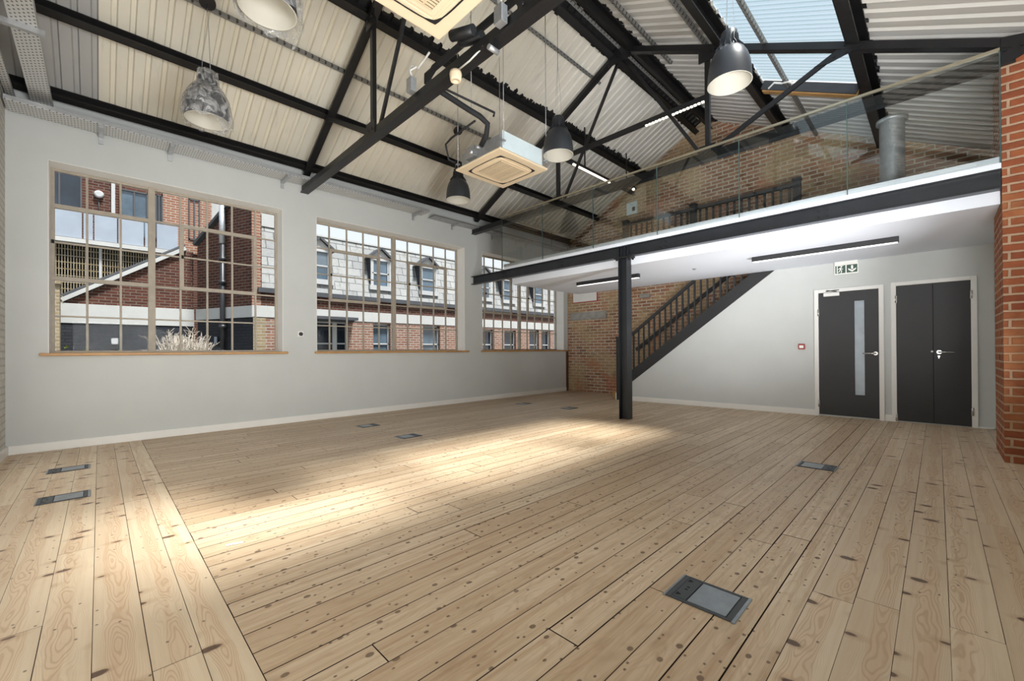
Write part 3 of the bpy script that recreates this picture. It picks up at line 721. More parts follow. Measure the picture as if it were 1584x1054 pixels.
# ------------------------------------------------------------------ staircase behind the partition
t = thing('staircase', 'charcoal painted staircase rising behind the grey partition to the mezzanine', 'staircase', (-4.8, PY+.3, FZ(-4.8)))
sl = .756
def zt(x): return .738 + sl*(x+4.413)            # top of the near stringer
m = DB(); xa, xc = -4.77, -1.884
m.prism([(xa, -.012, zt(xa)-.245), (xc, -.012, 2.397), (-2.22, -.012, 2.397), (xa, -.012, zt(xa))], (0,.05,0))
m.build('stringer', M['stair'], t)
m = DB(); m.prism([(xa, .90, zt(xa)-.25), (-1.5, .90, zt(-1.5)-.25), (-1.5, .90, zt(-1.5)), (xa, .90, zt(xa))], (0,.04,0)); m.build('stringer', M['stair'], t)
rs = (MZ-.03)/13.
for i in range(12):
    z = .03+rs*(i+1); x = -4.70 + rs/sl*i
    m = DB(); m.box(x, x+.28, .04, .90, z-.03, z); m.build('tread', M['oak'], t)
zh = lambda x: 1.492 + .746*(x+4.407)
m = DB(); m.beam((-4.80, .012, zh(-4.80)), (-3.195, .012, zh(-3.195)), .05, .052); m.build('handrail', M['stair'], t)
x = -4.585
while x < -2.25:
    zb, ztp = zt(x)-.02, min(zh(x), 2.397)
    if ztp > zb+.03:
        m = DB(); m.box(x-.014, x+.014, .0, .028, zb, ztp); m.build('baluster', M['stair'], t)
    x += .1155
m = DB(); m.box(-4.86, -4.77, -.03, .06, FZ(-4.8), 1.35); m.box(-4.87, -4.76, -.04, .07, 1.35, 1.38); m.build('newel_post', M['stair'], t)
m = MB(); m.beam((-4.95, 8.97, 1.095), (-2.6, 8.97, 2.80), .045, .075)
for x in (-4.7, -3.6, -2.8): m.beam((x, 8.97, 1.08+.728*(x+4.95)), (x, GY, 1.05+.728*(x+4.95)), .02, .02)
m.build('wall_handrail', M['stair'], t)
m = DB(); m.box(-5.02, -4.72, .07, .75, FZ(-5.0), FZ(-5.0)+.16); m.build('bottom_step', M['oak'], t, .01)
# guard rail around the stairwell on the mezzanine
gyy = 7.76
t = thing('stairwell_guard', 'charcoal balustrade with square posts around the stairwell on the mezzanine', 'balustrade', (-3.1, gyy, MZ))
for x in (-4.50, -3.12, -1.52):
    m = MB(); m.box(x-.05, x+.05, gyy-.05, gyy+.05, MZ, 3.73); m.box(x-.06, x+.06, gyy-.06, gyy+.06, 3.73, 3.76); m.build('post', M['stair'], t)
m = MB(); m.beam((-4.50, gyy, 3.67), (-1.52, gyy, 3.67), .06, .06); m.build('handrail', M['stair'], t)
m = MB(); m.beam((-4.50, gyy, MZ+.06), (-1.52, gyy, MZ+.06), .05, .05); m.build('bottom_rail', M['stair'], t)
x = -4.38
while x < -1.6:
    if abs(x+3.12) > .07:
        m = MB(); m.box(x-.016, x+.016, gyy-.016, gyy+.016, MZ+.07, 3.65); m.build('baluster', M['stair'], t)
    x += .115
# ------------------------------------------------------------------ under-mezzanine fittings
def linear(x0, x1, y, label):
    t = thing('linear_ceiling_light', label, 'light fitting', ((x0+x1)/2, y, 2.40), 'black linear lights under the mezzanine')
    m = MB(); m.box(x0, x1, y-.035, y+.035, 2.333, 2.402); m.build('housing', M['plastic'], t, .003)
    m = MB(); m.box(x0+.01, x1-.01, y-.03, y+.03, 2.327, 2.333); m.build('diffuser', M['led'], t)
linear(-4.87, -3.57, 6.58, 'black linear light with a lit underside, on the soffit beyond the steel column')
linear(-1.84, -.305, 6.63, 'black linear light with a lit underside, on the soffit in front of the doors')
t = thing('smoke_detector', 'white round smoke detector on the soffit beside the linear light near the doors', 'smoke detector', (-1.567, 6.72, 2.40))
m = MB(); m.lathe((-1.567, 6.72, 2.402), [(.0,-.045),(.035,-.045),(.05,-.03),(.055,-.012),(.06,-.01),(.06,0)], 24); m.build('body', M['white'], t)
m = MB(); m.lathe((-2.747, 6.853, 2.402), [(.0,-.02),(.02,-.02),(.035,0)], 16); tag(m.build('ceiling_sprinkler', M['galv']), 'tiny metal sprinkler head on the soffit between the two linear lights', 'sprinkler')
t = thing('wall_panel', 'white panel with red edging high on the brick gable beside the third window', 'panel', (-6.4, GY, 2.36))
m = MB(); m.box(-6.82, -6.08, GY-.03, GY, 2.36, 2.66); m.build('panel', M['white'], t)
m = MB(); m.box(-6.84, -6.06, GY-.025, GY, 2.34, 2.68); m.build('edging', M['red'], t)
m = MB(); m.box(-6.91, -5.80, GY-.04, GY+.02, 1.89, 2.075); struct(m, 'trim_7', M['stone'])
m = MB(); m.box(-4.86, -4.62, GY-.09, GY+.02, 2.30, 2.38); struct(m, 'trim_8', M['stone'])

# ------------------------------------------------------------------ things on the mezzanine
dx_, dy_ = -.36, 6.7
t = thing('duct_stub', 'upright galvanised duct stub with a flanged top on the mezzanine behind the glass', 'duct', (dx_, dy_, MZ))
m = MB(); m.lathe((dx_, dy_, MZ), [(.115,0),(.115,.98)], 32); m.build('duct', M['galv'], t)
m = MB(); m.lathe((dx_, dy_, MZ), [(.105,.98),(.145,.98),(.145,1.015),(.105,1.015)], 32); m.build('flange', M['galv'], t)
t = thing('control_panel', 'pale blue-white control panel on the upper brick gable behind the glass', 'control panel', (-5.06, GY, 4.3))
m = MB(); m.box(-5.20, -4.93, GY-.05, GY, 4.31, 4.60); m.build('case', M['label'], t, .004)
m = MB(); m.box(-5.05, -4.98, GY-.06, GY-.05, 4.38, 4.47); m.build('display', M['boxframe'], t)
t = thing('wall_spotlight', 'small black spotlight fixed to the upper brick gable above the control panel', 'spotlight', (-4.95, GY-.05, 4.85))
m = MB(); m.beam((-4.98,GY,4.9), (-4.98,GY-.1,4.9), .03, .03); m.tube([(-4.98,GY-.1,4.92), (-4.93,GY-.2,4.83)], .04, 12); m.build('head', M['plastic'], t)
m = MB(); m.tube([(-4.928,GY-.203,4.826), (-4.925,GY-.208,4.82)], .03, 12); m.build('lamp', M['ledwarm'], t)

# ------------------------------------------------------------------ floor boxes
FB = [((-5.695,-.205), 0, 'grey floor box near the window wall, further of the two in the crosswise boards'),
      ((-4.554,-.192), 0, 'grey floor box in the crosswise boards, the one farther from the window wall'),
      ((-5.827,2.792), 1, 'grey floor box in the old boards, in front of the second window nearest the wall'),
      ((-4.676,2.772), 1, 'grey floor box in the old boards before the second window, farther from the wall'),
      ((-5.904,6.134), 1, 'grey floor box below the third window, nearest the wall'),
      ((-4.771,6.172), 1, 'grey floor box with a raised lid, left of the steel column'),
      ((-.749,4.487), 0, 'grey floor box in the old boards in front of the doors'),
      ((-.683,1.803), 1, 'large grey floor box nearest the camera with its cable flap at one end')]
def floor_box():
    w, l = .105, .130
    t = thing('floor_box', '', 'floor box', (0,0,0), 'grey floor boxes')
    m = MB(); z = .006
    m.box(-w, w, -l, -l+.022, 0, z); m.box(-w, w, l-.022, l, 0, z); m.box(-w, -w+.014, -l+.022, l-.022, 0, z); m.box(w-.014, w, -l+.022, l-.022, 0, z)
    m.build('frame', M['boxframe'], t, .002)
    m = MB(); m.box(-w+.018, w-.018, -l+.026, l-.085, 0, .005); m.build('lid', M['boxlid'], t)
    m = MB(); m.box(-w+.016, w-.016, l-.08, l-.024, 0, .0055); m.build('cable_flap', M['boxframe'], t)
    m = MB(); m.box(-w+.014, w-.014, -l+.022, l-.022, 0, .002)
    for x in (-.014, .008): m.box(x, x+.008, l-.056, l-.044, .0056, .0062)
    for x in (-.075, .055): m.prism([(x, l-.03, .0056), (x+.025, l-.03, .0056), (x+.0125, l-.05, .0056)], (0,0,.0007))
    m.build('shadow_gap', M['dark'], t)
    m = MB(); m.box(-w-.004, w+.004, -l-.012, -l, 0, .005); m.build('edge_strip', M['boxlid'], t)
    m = MB(); m.box(-w-.004, w+.004, l, l+.008, 0, .005); m.build('edge_strip', M['boxlid'], t)
    return t
fb0 = floor_box()
rots = [0, PI, 0, PI, 0, 0, PI, 0]
rots = [PI, PI, 0, 0, 0, 0, -PI/2*1, PI/2]
for i, ((x, y), _, lab) in enumerate(FB):
    o = fb0 if i == 0 else copy_tree(fb0)
    o.location = (x, y, FZ(x)+.001); o.rotation_euler = Matrix.Rotation(-.01, 4, 'Y').to_3x3().to_4x4().__matmul__(Matrix.Rotation(rots[i], 4, 'Z')).to_euler(); o['label'] = lab
# ------------------------------------------------------------------ wall socket and paper scrap
t = thing('wall_socket', 'square white plate with a round black socket between the first two windows', 'wall socket', (WX, 2.258, 1.375))
m = MB(); m.box(WX, WX+.012, 2.215, 2.30, 1.333, 1.418); m.build('plate', M['white'], t, .003)
m = MB(); m.tube([(WX+.012, 2.258, 1.375), (WX+.02, 2.258, 1.375)], .03, 20); m.build('socket_face', M['plastic'], t)
m = MB(); m.add([(-2.74+dx2, .50+dy2, FZ(-2.74+dx2)+.003) for dx2, dy2 in ((0,.0),(.02,.07),(.045,.065),(.025,-.01),(.01,-.015))], [(0,1,2,3,4)]); tag(m.build('paper_scrap', M['white']), 'small torn white scrap lying on the sunlit floorboards', 'paper scrap')

# ------------------------------------------------------------------ pendants
def shade_profile():
    return [(.068,.50),(.072,.495),(.074,.40),(.078,.355),(.10,.335),(.135,.30),(.163,.25),(.183,.18),(.193,.10),(.196,.04),(.196,.0)]
def make_pendant():
    t = thing('pendant_lamp', '', 'pendant lamp', (0,0,0), 'graphite factory pendants')
    m = MB(); pr = [(.0,.50)]+shade_profile(); m.lathe((0,0,0), pr, 40); m.build('shade', M['lampout'], t)
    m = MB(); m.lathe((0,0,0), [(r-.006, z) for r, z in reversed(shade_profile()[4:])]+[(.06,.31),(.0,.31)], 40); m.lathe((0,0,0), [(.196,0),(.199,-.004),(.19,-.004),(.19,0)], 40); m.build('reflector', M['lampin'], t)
    m = MB()
    for k in range(16):
        a = 2*PI*k/16; c, s = math.cos(a), math.sin(a)
        m.beam((c*.074, s*.074, .46), (c*.082, s*.082, .38), .005, .014, (c, s, 0)); m.beam((c*.082, s*.082, .38), (c*.128, s*.128, .315), .005, .02, (c, s, .5))
    m.build('cooling_fins', M['lampout'], t)
    m = MB()
    for k in range(3):
        a = 2*PI*k/3+.4; m.tube([(math.cos(a)*.05, math.sin(a)*.05, .50), (math.cos(a)*.03, math.sin(a)*.03, .85), (0,0,1.2)], .0018, 5)
    m.build('suspension_wires', M['cable'], t)
    return t
def canopy_and_cable(t, x, y, z0, side):
    zt_ = (zl(x) if side == 'L' else zr(x)) + (.055 if x < -5 else -.03)
    m = MB(); m.tube([(x, y, z0+1.15), (x, y, zt_)], .003, 6); m.build('cable', M['plastic'], t)
    a = math.atan(SL if side == 'L' else -SR); nrm = Vector((math.sin(a), 0, -math.cos(a)))
    m = MB(); m.tube([Vector((x,y,zt_))-nrm*.01, Vector((x,y,zt_))+nrm*.022], .075, 24); m.build('ceiling_rose', M['plastic'], t)
def wrap(t, x, y, z, tail, seed, loose, az):
    rnd = random.Random(seed); ph = [rnd.uniform(0, 6.28) for _ in range(6)]
    prof = [(.02,.53),(.078,.51),(.084,.44),(.09,.38),(.12,.345),(.158,.29),(.188,.21),(.203,.12),(.208,.03),(.206,-.025)]
    def fn(r, zz, a):
        k = 1 + .05*math.sin(5*a+ph[0]+zz*14)+.035*math.sin(9*a+ph[1]-zz*22)+.02*math.sin(17*a+ph[2])
        dz = 0
        if zz < .0: dz = -tail*max(0, math.cos(a-az))**10 - .02*math.sin(7*a+ph[4])
        return (r+loose)*k, zz+dz
    m = MB(); m.lathe((x,y,z), prof, 64, fn=fn); m.build('plastic_wrap', M['wrap'], t)
pend0 = make_pendant()
PN = [((-5.36,.815,3.53), 'L', 'pendant lamp wrapped in clear plastic, hanging before the first window', .14),
      ((-3.56,.92,3.70), 'L', 'pendant lamp in loose plastic sheeting, cropped by the top edge near the ceiling cassette', .12),
      ((-5.50,4.20,3.57), 'L', 'graphite pendant lamp hanging beside the second window, lowest of the unwrapped ones', None),
      ((-3.47,4.29,3.65), 'L', 'graphite pendant lamp hanging just beyond the complete ceiling cassette', None),
      ((-1.41,4.40,3.70), 'R', 'graphite pendant lamp hanging under the rooflight, largest of the unwrapped ones', None)]
for i, (p, sd, lab, tail) in enumerate(PN):
    o = pend0 if i == 0 else copy_tree(pend0)
    o.location = p; o['label'] = lab
bpy.context.view_layer.update()
for o in [q for q in C.objects if q.name.startswith('pendant_lamp') and q.parent is None]:
    i = min(range(len(PN)), key=lambda k: (Vector(PN[k][0])-o.location).length)
    p, sd, lab, tail = PN[i]
    canopy_and_cable(o, p[0], p[1], p[2], sd)
    if tail: wrap(o, p[0], p[1], p[2], tail, i+3, .010 if i == 0 else .022, .7 if i == 0 else 1.9)

# ------------------------------------------------------------------ ceiling cassettes
def make_cassette():
    t = thing('ceiling_cassette', '', 'air conditioner', (0,0,0), 'ceiling cassette air conditioners')
    h = .43
    m = MB(); m.prism([(-h,-h,0),(h,-h,0),(h,h,0),(-h,h,0)], (0,0,.03)); m.build('fascia_panel', M['cream'], t, .012)
    m = MB(); m.prism([(-.26,-.26,-.008),(.26,-.26,-.008),(.26,.26,-.008),(-.26,.26,-.008)], (0,0,.01)); m.build('intake_frame', M['cream'], t, .004)
    m = MB(); n = 17
    for k in range(n):
        x = -.21 + .42*k/(n-1); m.box(x-.007, x+.007, -.21, .21, -.014, -.008)
    for y in (-.14, 0, .14): m.box(-.21, .21, y-.006, y+.006, -.015, -.008)
    g = m.build('intake_grille', M['creamd'], t)
    m = MB(); m.box(-.215, .215, -.215, .215, -.0095, -.0082); m.build('grille_shadow', M['grillegap'], g)
    for k in range(4):
        R4 = Matrix.Rotation(k*PI/2, 4, 'Z')
        m = MB(R4); pts = []; nn = 14
        for i in range(nn+1):
            u = -1+2*i/nn; w = .013+.036*max(0, abs(u)-.72)/.28
            pts.append((u*.31, .288+.034*(1-abs(u)**4), w))
        v = []; f = []
        for (x, y, w) in pts: v += [(x, y-w*.5, -.0046), (x, y+w*.5, -.0046)]
        for i in range(nn): f.append((2*i, 2*i+1, 2*i+3, 2*i+2))
        m.add(v, f); m.build('louvre_slot', M['dark'], t)
        m = MB(R4); m.prism([(-.27,.284,-.004),(.27,.284,-.004),(.25,.31,-.004),(-.25,.31,-.004)], (0,0,.004)); m.build('louvre', M['cream'], t)
    m = MB(); m.box(-.37, .37, -.37, .37, .03, .22); m.build('casing', M['galv'], t)
    m = MB(); m.box(.372, .38, -.34, .37, .04, .27); m.build('side_label', M['label'], t)  # sheet colour brightened to stand for the sky it reflects
    m = MB(); m.tube([(-.1,-.37,.14), (-.1,-.46,.14)], .03, 12); m.tube([(.02,-.37,.16), (.02,-.45,.16)], .022, 12); m.box(-.22, -.05, -.43, -.37, .08, .22); m.build('pipe_connections', M['galv'], t)
    return t
cas0 = make_cassette()
CN = [((-3.68+.0,3.83,3.5), 'cream ceiling cassette air conditioner hanging complete in view beyond the near truss'),
      ((-2.26,1.45,3.5), 'cream ceiling cassette air conditioner cropped by the top edge of the photo')]
CN[0] = ((-4.00,3.77,3.46), CN[0][1])
for i, (p, lab) in enumerate(CN):
    o = cas0 if i == 0 else copy_tree(cas0)
    o.location = p; o['label'] = lab
    for dx in (-.44, .44):
        for dy in (-.38, .38):
            x, y = p[0]+dx, p[1]+dy
            zt_ = (zl(x) if x < AX else zr(x)) + .15
            m = MB(); m.tube([(x, y, p[2]+.06), (x, y, zt_)], .005, 6); m.box(x-.02, x+.02, y-.02, y+.02, p[2]+.1, p[2]+.115); m.build('hanger_rod', M['galv'], o)
# ------------------------------------------------------------------ pipework on the near truss
def pipe(pts, r, name, label, cat, mat='rubber', n=10, clips=()):
    t = thing(name, label, cat, pts[0])
    MB().tube(pts, r, n).build('pipe', M[mat], t)
    for c in clips:
        m = MB(); m.tube([c, (c[0], c[1], (zl(c[0]) if c[0] < AX else zr(c[0]))+.14)], .005, 6); m.build('hanger', M['galv'], t)
    return t
pipe([(-1.5,2.45,4.02), (-2.4,2.45,4.0), (-3.6,2.45,4.0), (-3.76,2.48,3.98), (-3.80,2.60,3.95), (-3.80,3.05,3.90), (-3.79,3.22,3.88), (-3.74,3.30,3.80), (-3.80,3.33,3.70), (-3.92,3.35,3.62)], .032, 'insulated_pipe', 'thick black insulated pipe along the near truss, dropping to the complete cassette', 'pipe', clips=((-2.4,2.47,4.0), (-3.80,3.1,3.93)))
pipe([(-1.5,2.53,4.10), (-3.88,2.53,4.10), (-3.91,2.55,4.02)], .018, 'condensate_pipe', 'thin black pipe parallel to and above the thick pipe on the near truss', 'pipe')
pipe([(-3.68,2.55,3.90), (-3.64,3.32,3.90), (-3.70,3.36,3.90)], .013, 'condensate_pipe', 'thin black pipe running from the near truss to beside the complete cassette', 'pipe')
pipe([(-3.88,3.22,3.86), (-4.40,3.26,3.86), (-4.56,3.28,3.84), (-4.58,3.34,3.66), (-4.52,3.42,3.62)], .013, 'condensate_pipe', 'thin black bent drain pipe dropping to the side of the complete cassette', 'pipe')
def junction_box(x, z, label):
    t = thing('junction_box', label, 'junction box', (x, 2.24, z), 'grey junction boxes on the near truss')
    m = MB(); m.box(x-.045, x+.045, 2.20, 2.265, z-.07, z+.07); m.build('case', M['galv'], t, .004)
    m = MB(); m.tube([(x-.01,2.23,z+.07), (x-.02,2.22,z+.16), (x+.01,2.24,z+.2), (x+.07,2.27,z+.16), (x+.16,2.28,z+.2), (x+.24,2.29,z+.24)], .01, 8); m.tube([(x+.02,2.23,z+.07), (x+.03,2.2,z+.12), (x+.09,2.24,z+.15)], .009, 8); m.build('conduit', M['whitecable'], t)
junction_box(-3.68, 3.76, 'grey metal junction box with white conduits on the near truss, nearer the windows')
junction_box(-2.37, 3.71, 'grey metal junction box with white conduits on the near truss, beside the cropped cassette')
t = thing('truss_spotlight', 'pair of stubby black cylinder spotlights on top of the near truss', 'spotlight', (-2.85, 2.3, 3.80))
for dy in (-.05, .05):
    m = MB(); m.tube([(-2.95,2.24+dy,3.84), (-2.72,2.30+dy,3.80)], .045, 14); m.build('cylinder_head', M['plastic'], t)
t = thing('motion_sensor', 'white round sensor hanging under the near truss', 'sensor', (-3.0, 2.28, 3.6))
m = MB(); m.lathe((-3.0, 2.27, 3.535), [(0,-.02),(.025,-.02),(.028,-.03),(.045,-.03),(.05,-.02),(.055,.03),(.05,.055),(.02,.06)], 24); m.build('body', M['cream'], t)
m = MB(); m.tube([(-2.97,2.28,3.6), (-2.8,2.27,3.59), (-2.62,2.27,3.62)], .008, 6); m.build('flex', M['whitecable'], t)
t = thing('security_camera', 'tiny grey camera on a bracket under the near truss', 'camera', (-2.5, 2.28, 3.58))
m = MB(); m.box(-2.52,-2.48,2.25,2.31,3.55,3.61); m.build('bracket', M['black'], t); m = MB(); m.tube([(-2.5,2.22,3.53), (-2.5,2.32,3.53)], .022, 12); m.build('head', M['galv'], t)

# ------------------------------------------------------------------ cable trays
t = thing('cable_tray', 'long perforated cable tray along the window wall above the first two windows', 'cable tray', (-6.86, 2, 3.72))
m = MB(); m.box(-7.0, -6.70, -.70, 4.45, 3.715, 3.722); m.build('tray_base', M['tray'], t)
m = MB(); m.box(-6.705, -6.70, -.70, 4.45, 3.722, 3.765); m.box(-7.0, -6.995, -.70, 4.45, 3.722, 3.765); m.build('tray_flange', M['galv'], t)
for y in (.02, .66, 2.0, 4.28):
    m = MB(); m.box(-7.027, -6.69, y-.022, y+.022, 3.675, 3.714); m.box(-7.027, -7.015, y-.022, y+.022, 3.60, 3.714); m.box(-6.69, -6.685, y-.022, y+.022, 3.68, 3.712); m.build('bracket', M['galv'], t)
t = thing('cable_tray', 'narrow cable tray along the window wall above the third window', 'cable tray', (-6.9, 7, 3.72))
m = MB(); m.box(-7.0, -6.78, 4.60, 9.05, 3.70, 3.706); m.build('tray_base', M['galv'], t)
m = MB(); m.box(-6.785, -6.78, 4.60, 9.05, 3.706, 3.735); m.build('tray_flange', M['galvd'], t)
for y in (5.2, 6.3, 7.4, 8.5):
    m = MB(); m.box(-7.027, -6.74, y-.018, y+.018, 3.665, 3.699); m.box(-7.027, -7.015, y-.018, y+.018, 3.6, 3.699); m.build('bracket', M['galv'], t)
t = thing('cable_tray', 'wide perforated cable tray crossing above the near end wall', 'cable tray', (-5, -.44, 3.85))
m = MB(); m.box(-6.98, -2.2, -.527, -.367, 3.845, 3.852); m.build('tray_base', M['tray'], t)
m = MB(); m.box(-6.98, -2.2, -.53, -.526, 3.852, 3.9); m.box(-6.98, -2.2, -.368, -.364, 3.852, 3.9); m.build('tray_flange', M['galv'], t)
m = MB(); m.box(-6.96, -6.90, -.525, -.37, 3.772, 3.844); m.build('drop_plate', M['tray'], t)
m = MB(); m.box(-5.36, -5.315, -.70, -.325, 3.80, 3.845); m.build('support_strut', M['galv'], t)
m = MB(); m.box(-6.94, -6.89, -.70, -.33, 3.785, 3.83); m.build('support_strut', M['galv'], t)
t = thing('cable_tray', 'narrow perforated tray hugging the near end wall corner', 'cable tray', (-6, -.66, 3.86))
m = MB(); m.box(-6.99, -4.5, -.70, -.64, 3.846, 3.853); m.build('tray_base', M['tray'], t)
m = MB(); m.box(-6.99, -4.5, -.645, -.641, 3.853, 3.885); m.build('tray_flange', M['galv'], t)

t = thing('flex_cable', 'white flex looping between the rooflight channel and the far truss', 'cable', (-1.5, 6.7, 4.9))
m = MB(); m.tube([(-1.66,6.78,4.80), (-1.58,6.75,4.83), (-1.48,6.72,4.765), (-1.40,6.7,4.74), (-1.34,6.7,4.69)], .012, 8); m.build('flex', M['whitecable'], t)
m = MB(); m.tube([(-1.34,6.7,4.64), (-1.34,6.7,4.70)], .03, 12); m.build('connector', M['white'], t)

# ------------------------------------------------------------------ outside: courtyard and neighbours
m = MB(); m.box(-40, WX-WT-.02, -25, 40, .1, .3); struct(m, 'ground', M['ground'])
# slate-roofed mansard building
FX = -12.0; y0, y1 = 2.74, 22.0  # outside positions back-projected from image pixels on to assumed planes
B = thing('mansard_building', 'brick building with grey slate mansard roof and gabled dormers across the courtyard', 'building', (FX, 10, .3))
LW = [(4.15,5.16,1.95),(5.92,6.49,1.94),(7.67,8.35,1.94),(10.28,10.81,1.9),(11.40,12.05,1.9),(12.85,13.45,1.95),(13.6,14.2,1.95)]
m = MB(); yy = y0
for a, b, zt_ in LW:
    m.box(FX-.3, FX, yy, a, .3, 2.0); m.box(FX-.3, FX, a, b, .3, .75); m.box(FX-.3, FX, a, b, zt_, 2.0); yy = b
m.box(FX-.3, FX, yy, y1, .3, 2.0); m.build('facade', M['extred'], B)
m = MB(); m.prism([(FX-.02,y0-.02,1.98),(FX+.02,y0-.02,1.98),(FX+.02,y1,1.98),(FX-.02,y1,1.98)], (0,0,.29)); m.prism([(FX,y0,1.97),(FX-2.12,y0-.83,1.97),(FX-2.12,y0-.87,1.97),(FX+.02,y0-.03,1.97)], (0,0,.29)); m.build('string_course', M['render'], B)
m = MB(); m.box(FX-.3, FX, y0, y1, 2.27, 2.62); m.build('parapet', M['extbrown'], B)
m = MB(); m.box(FX-.05, FX+.1, y0+.1, y1, 2.60, 2.72); m.build('gutter', M['lead'], B)
m = MB(); zb_, zt_ = 2.72, 4.46
m.prism([(FX-.05,y0+.16,zb_),(FX-.62,y0+.16,zt_),(FX-.9,y0+.16,zt_),(FX-.9,y0+.16,zb_)], (0,y1-y0-.16,0)); m.build('mansard_slope', M['slate'], B)
m = MB(); m.box(FX-.95, FX-.58, y0+.16, y1, 4.45, 4.50); m.build('coping', M['render'], B)
m = MB(); m.prism([(FX-.28,y0,.3),(FX-.001,y0,.3),(FX-2.12,y0-.83,.3),(FX-2.12,y0-.63,.3)], (0,0,1.68)); m.build('side_wall', M['extdark'], B)
m = MB(); m.prism([(FX-.002,y0-.004,2.2),(FX-.002,y0-.004,4.6),(FX-.7,y0-.27,4.95),(FX-2.12,y0-.834,3.95),(FX-2.12,y0-.834,2.2)], (.0,.2,0)); m.build('side_wall', M['extbrown'], B)
m = MB(); m.box(FX-.4, FX+.005, y0-.02, y0+.17, 2.27, 4.75); m.build('corner_pier', M['extorange'], B)
m = MB(); m.box(FX-.002, FX+.01, y0, y0+.28, .3, 1.97); m.build('corner_pilaster', M['yellowbrick'], B)
m = MB(); m.beam((FX-.68,y0-.28,5.0), (FX-2.14,y0-.86,4.02), .16, .08); m.build('verge', M['lead'], B)
m = MB(); dx, dy = FX-.95, y0-.47
m.tube([(dx,dy,.3),(dx,dy,3.9)], .06, 10, 0); m.tube([(dx,dy,3.9),(dx,dy,4.9)], .07, 10, 1)
for z in (1.75, 2.9, 3.5): m.tube([(dx,dy,z-.05),(dx,dy,z+.05)], .085, 10)
m.build('drainpipe', [M['plastic'], M['galv']], B)
for a, b, zt_ in LW:
    m = MB(); w = .05; mid_ = (a+b)/2
    m.box(FX-.16, FX-.1, a, a+w, .75, zt_); m.box(FX-.16, FX-.1, b-w, b, .75, zt_); m.box(FX-.16, FX-.1, a, b, zt_-w, zt_); m.box(FX-.16, FX-.1, a, b, 1.3, 1.34)
    if b-a > .9: m.box(FX-.16, FX-.08, mid_+.08, mid_+.2, .75, zt_)
    o = m.build('sash_window', M['extframe'], B); m = MB(); m.box(FX-.15, FX-.14, a, b, .75, zt_); m.build('pane', M['extglassd'] if a > 9 or a < 5 else M['extglass'], o)
m = MB(); m.box(FX, FX+.35, 4.0, 5.3, 1.98, 2.06); m.box(FX, FX+.25, 4.05, 5.22, 1.93, 1.98); m.build('bay_roof', M['lead'], B)
def dormer(yc, w, zb, zw, zp):
    xf = FX-.12; D = MB()
    D.box(xf-.6, xf, yc-w/2-.05, yc-w/2, zb, zw+.05); D.box(xf-.6, xf, yc+w/2, yc+w/2+.05, zb, zw+.05); D.box(xf-.6, xf, yc-w/2, yc+w/2, zw, zw+.07); D.box(xf-.3, xf+.06, yc-w/2-.1, yc+w/2+.1, zb-.14, zb)
    d = D.build('dormer', M['extframe'], B)
    c = MB(); c.add([(xf-.02, yc-w/2-.06, zb), (xf-.02, yc-w/2-.06, zw+.1), (xf-.62, yc-w/2-.06, zw+.1)], [(0,1,2)]); c.add([(xf-.02, yc+w/2+.06, zb), (xf-.02, yc+w/2+.06, zw+.1), (xf-.62, yc+w/2+.06, zw+.1)], [(2,1,0)]); c.build('cheek', M['slated'], d)
    g = MB(); g.add([(xf-.01, yc-w/2-.06, zw+.07), (xf-.01, yc+w/2+.06, zw+.07), (xf-.01, yc, zp-.04)], [(0,1,2)]); g.build('gablet', M['render'], d)
    r = MB()
    for s_ in (-1, 1): r.beam((xf+.05, yc, zp), (xf+.05, yc+s_*(w/2+.16), zw+.05), .06, .05, (1,0,0)); r.prism([(xf+.06, yc, zp+.02), (xf+.06, yc+s_*(w/2+.15), zw+.06), (xf-.6, yc+s_*(w/2+.15), zw+.06), (xf-.6, yc, zp+.02)], (0,0,-.02))
    r.build('dormer_roof', M['lead'], d)
    s = MB(); s.box(xf-.06, xf-.02, yc-w/2, yc-w/2+.05, zb, zw); s.box(xf-.06, xf-.02, yc+w/2-.05, yc+w/2, zb, zw); s.box(xf-.06, xf-.02, yc-w/2, yc+w/2, (zb+zw)/2-.02, (zb+zw)/2+.02); s.build('sash', M['extframe'], d)
    p = MB(); p.box(xf-.05, xf-.045, yc-w/2, yc+w/2, zb, zw); p.build('pane', M['extglass'], d)
for yc in (4.40, 6.24, 7.98, 10.5, 11.75, 13.6, 15.4): dormer(yc, .56, 3.12, 3.9, 4.29)
# garden wall with the sloping white coping
G = thing('garden_wall', 'brick courtyard wall with sloping white coping and grey painted base', 'wall outside', (-14.3, .6, .3), kind='thing')
gx = -14.2
m = MB(); m.box(gx-.25, gx, -3.5, 1.84, .3, 1.80); m.build('painted_base', M['extdark'], G)
m = MB(); m.box(gx-.25, gx+.02, -3.5, 1.84, 1.80, 2.26); m.build('white_band', M['render'], G)
m = MB(); m.prism([(gx-.05,-.6,2.26),(gx-.05,1.84,2.26),(gx-.05,1.84,3.84),(gx-.05,1.62,3.84),(gx-.05,-.52,2.32)], (-.2,0,0)); m.build('brick_upstand', M['extbrown'], G)
m = MB(); m.beam((gx-.13,-.62,2.33), (gx-.13,1.66,3.90), .34, .09); m.beam((gx-.2,-.62,2.45), (gx-.2,1.66,4.02), .12, .05, mi=1); m.build('sloping_coping', [M['render'], M['lead']], G)
for i, (yy, zz) in enumerate(((.27,1.38),)):
    m = MB(); m.box(gx, gx+.08, yy-.06, yy+.06, zz-.07, zz+.07); tag(m.build('outdoor_wall_light', M['extframe']), 'small white light on the grey painted courtyard wall', 'outdoor light')
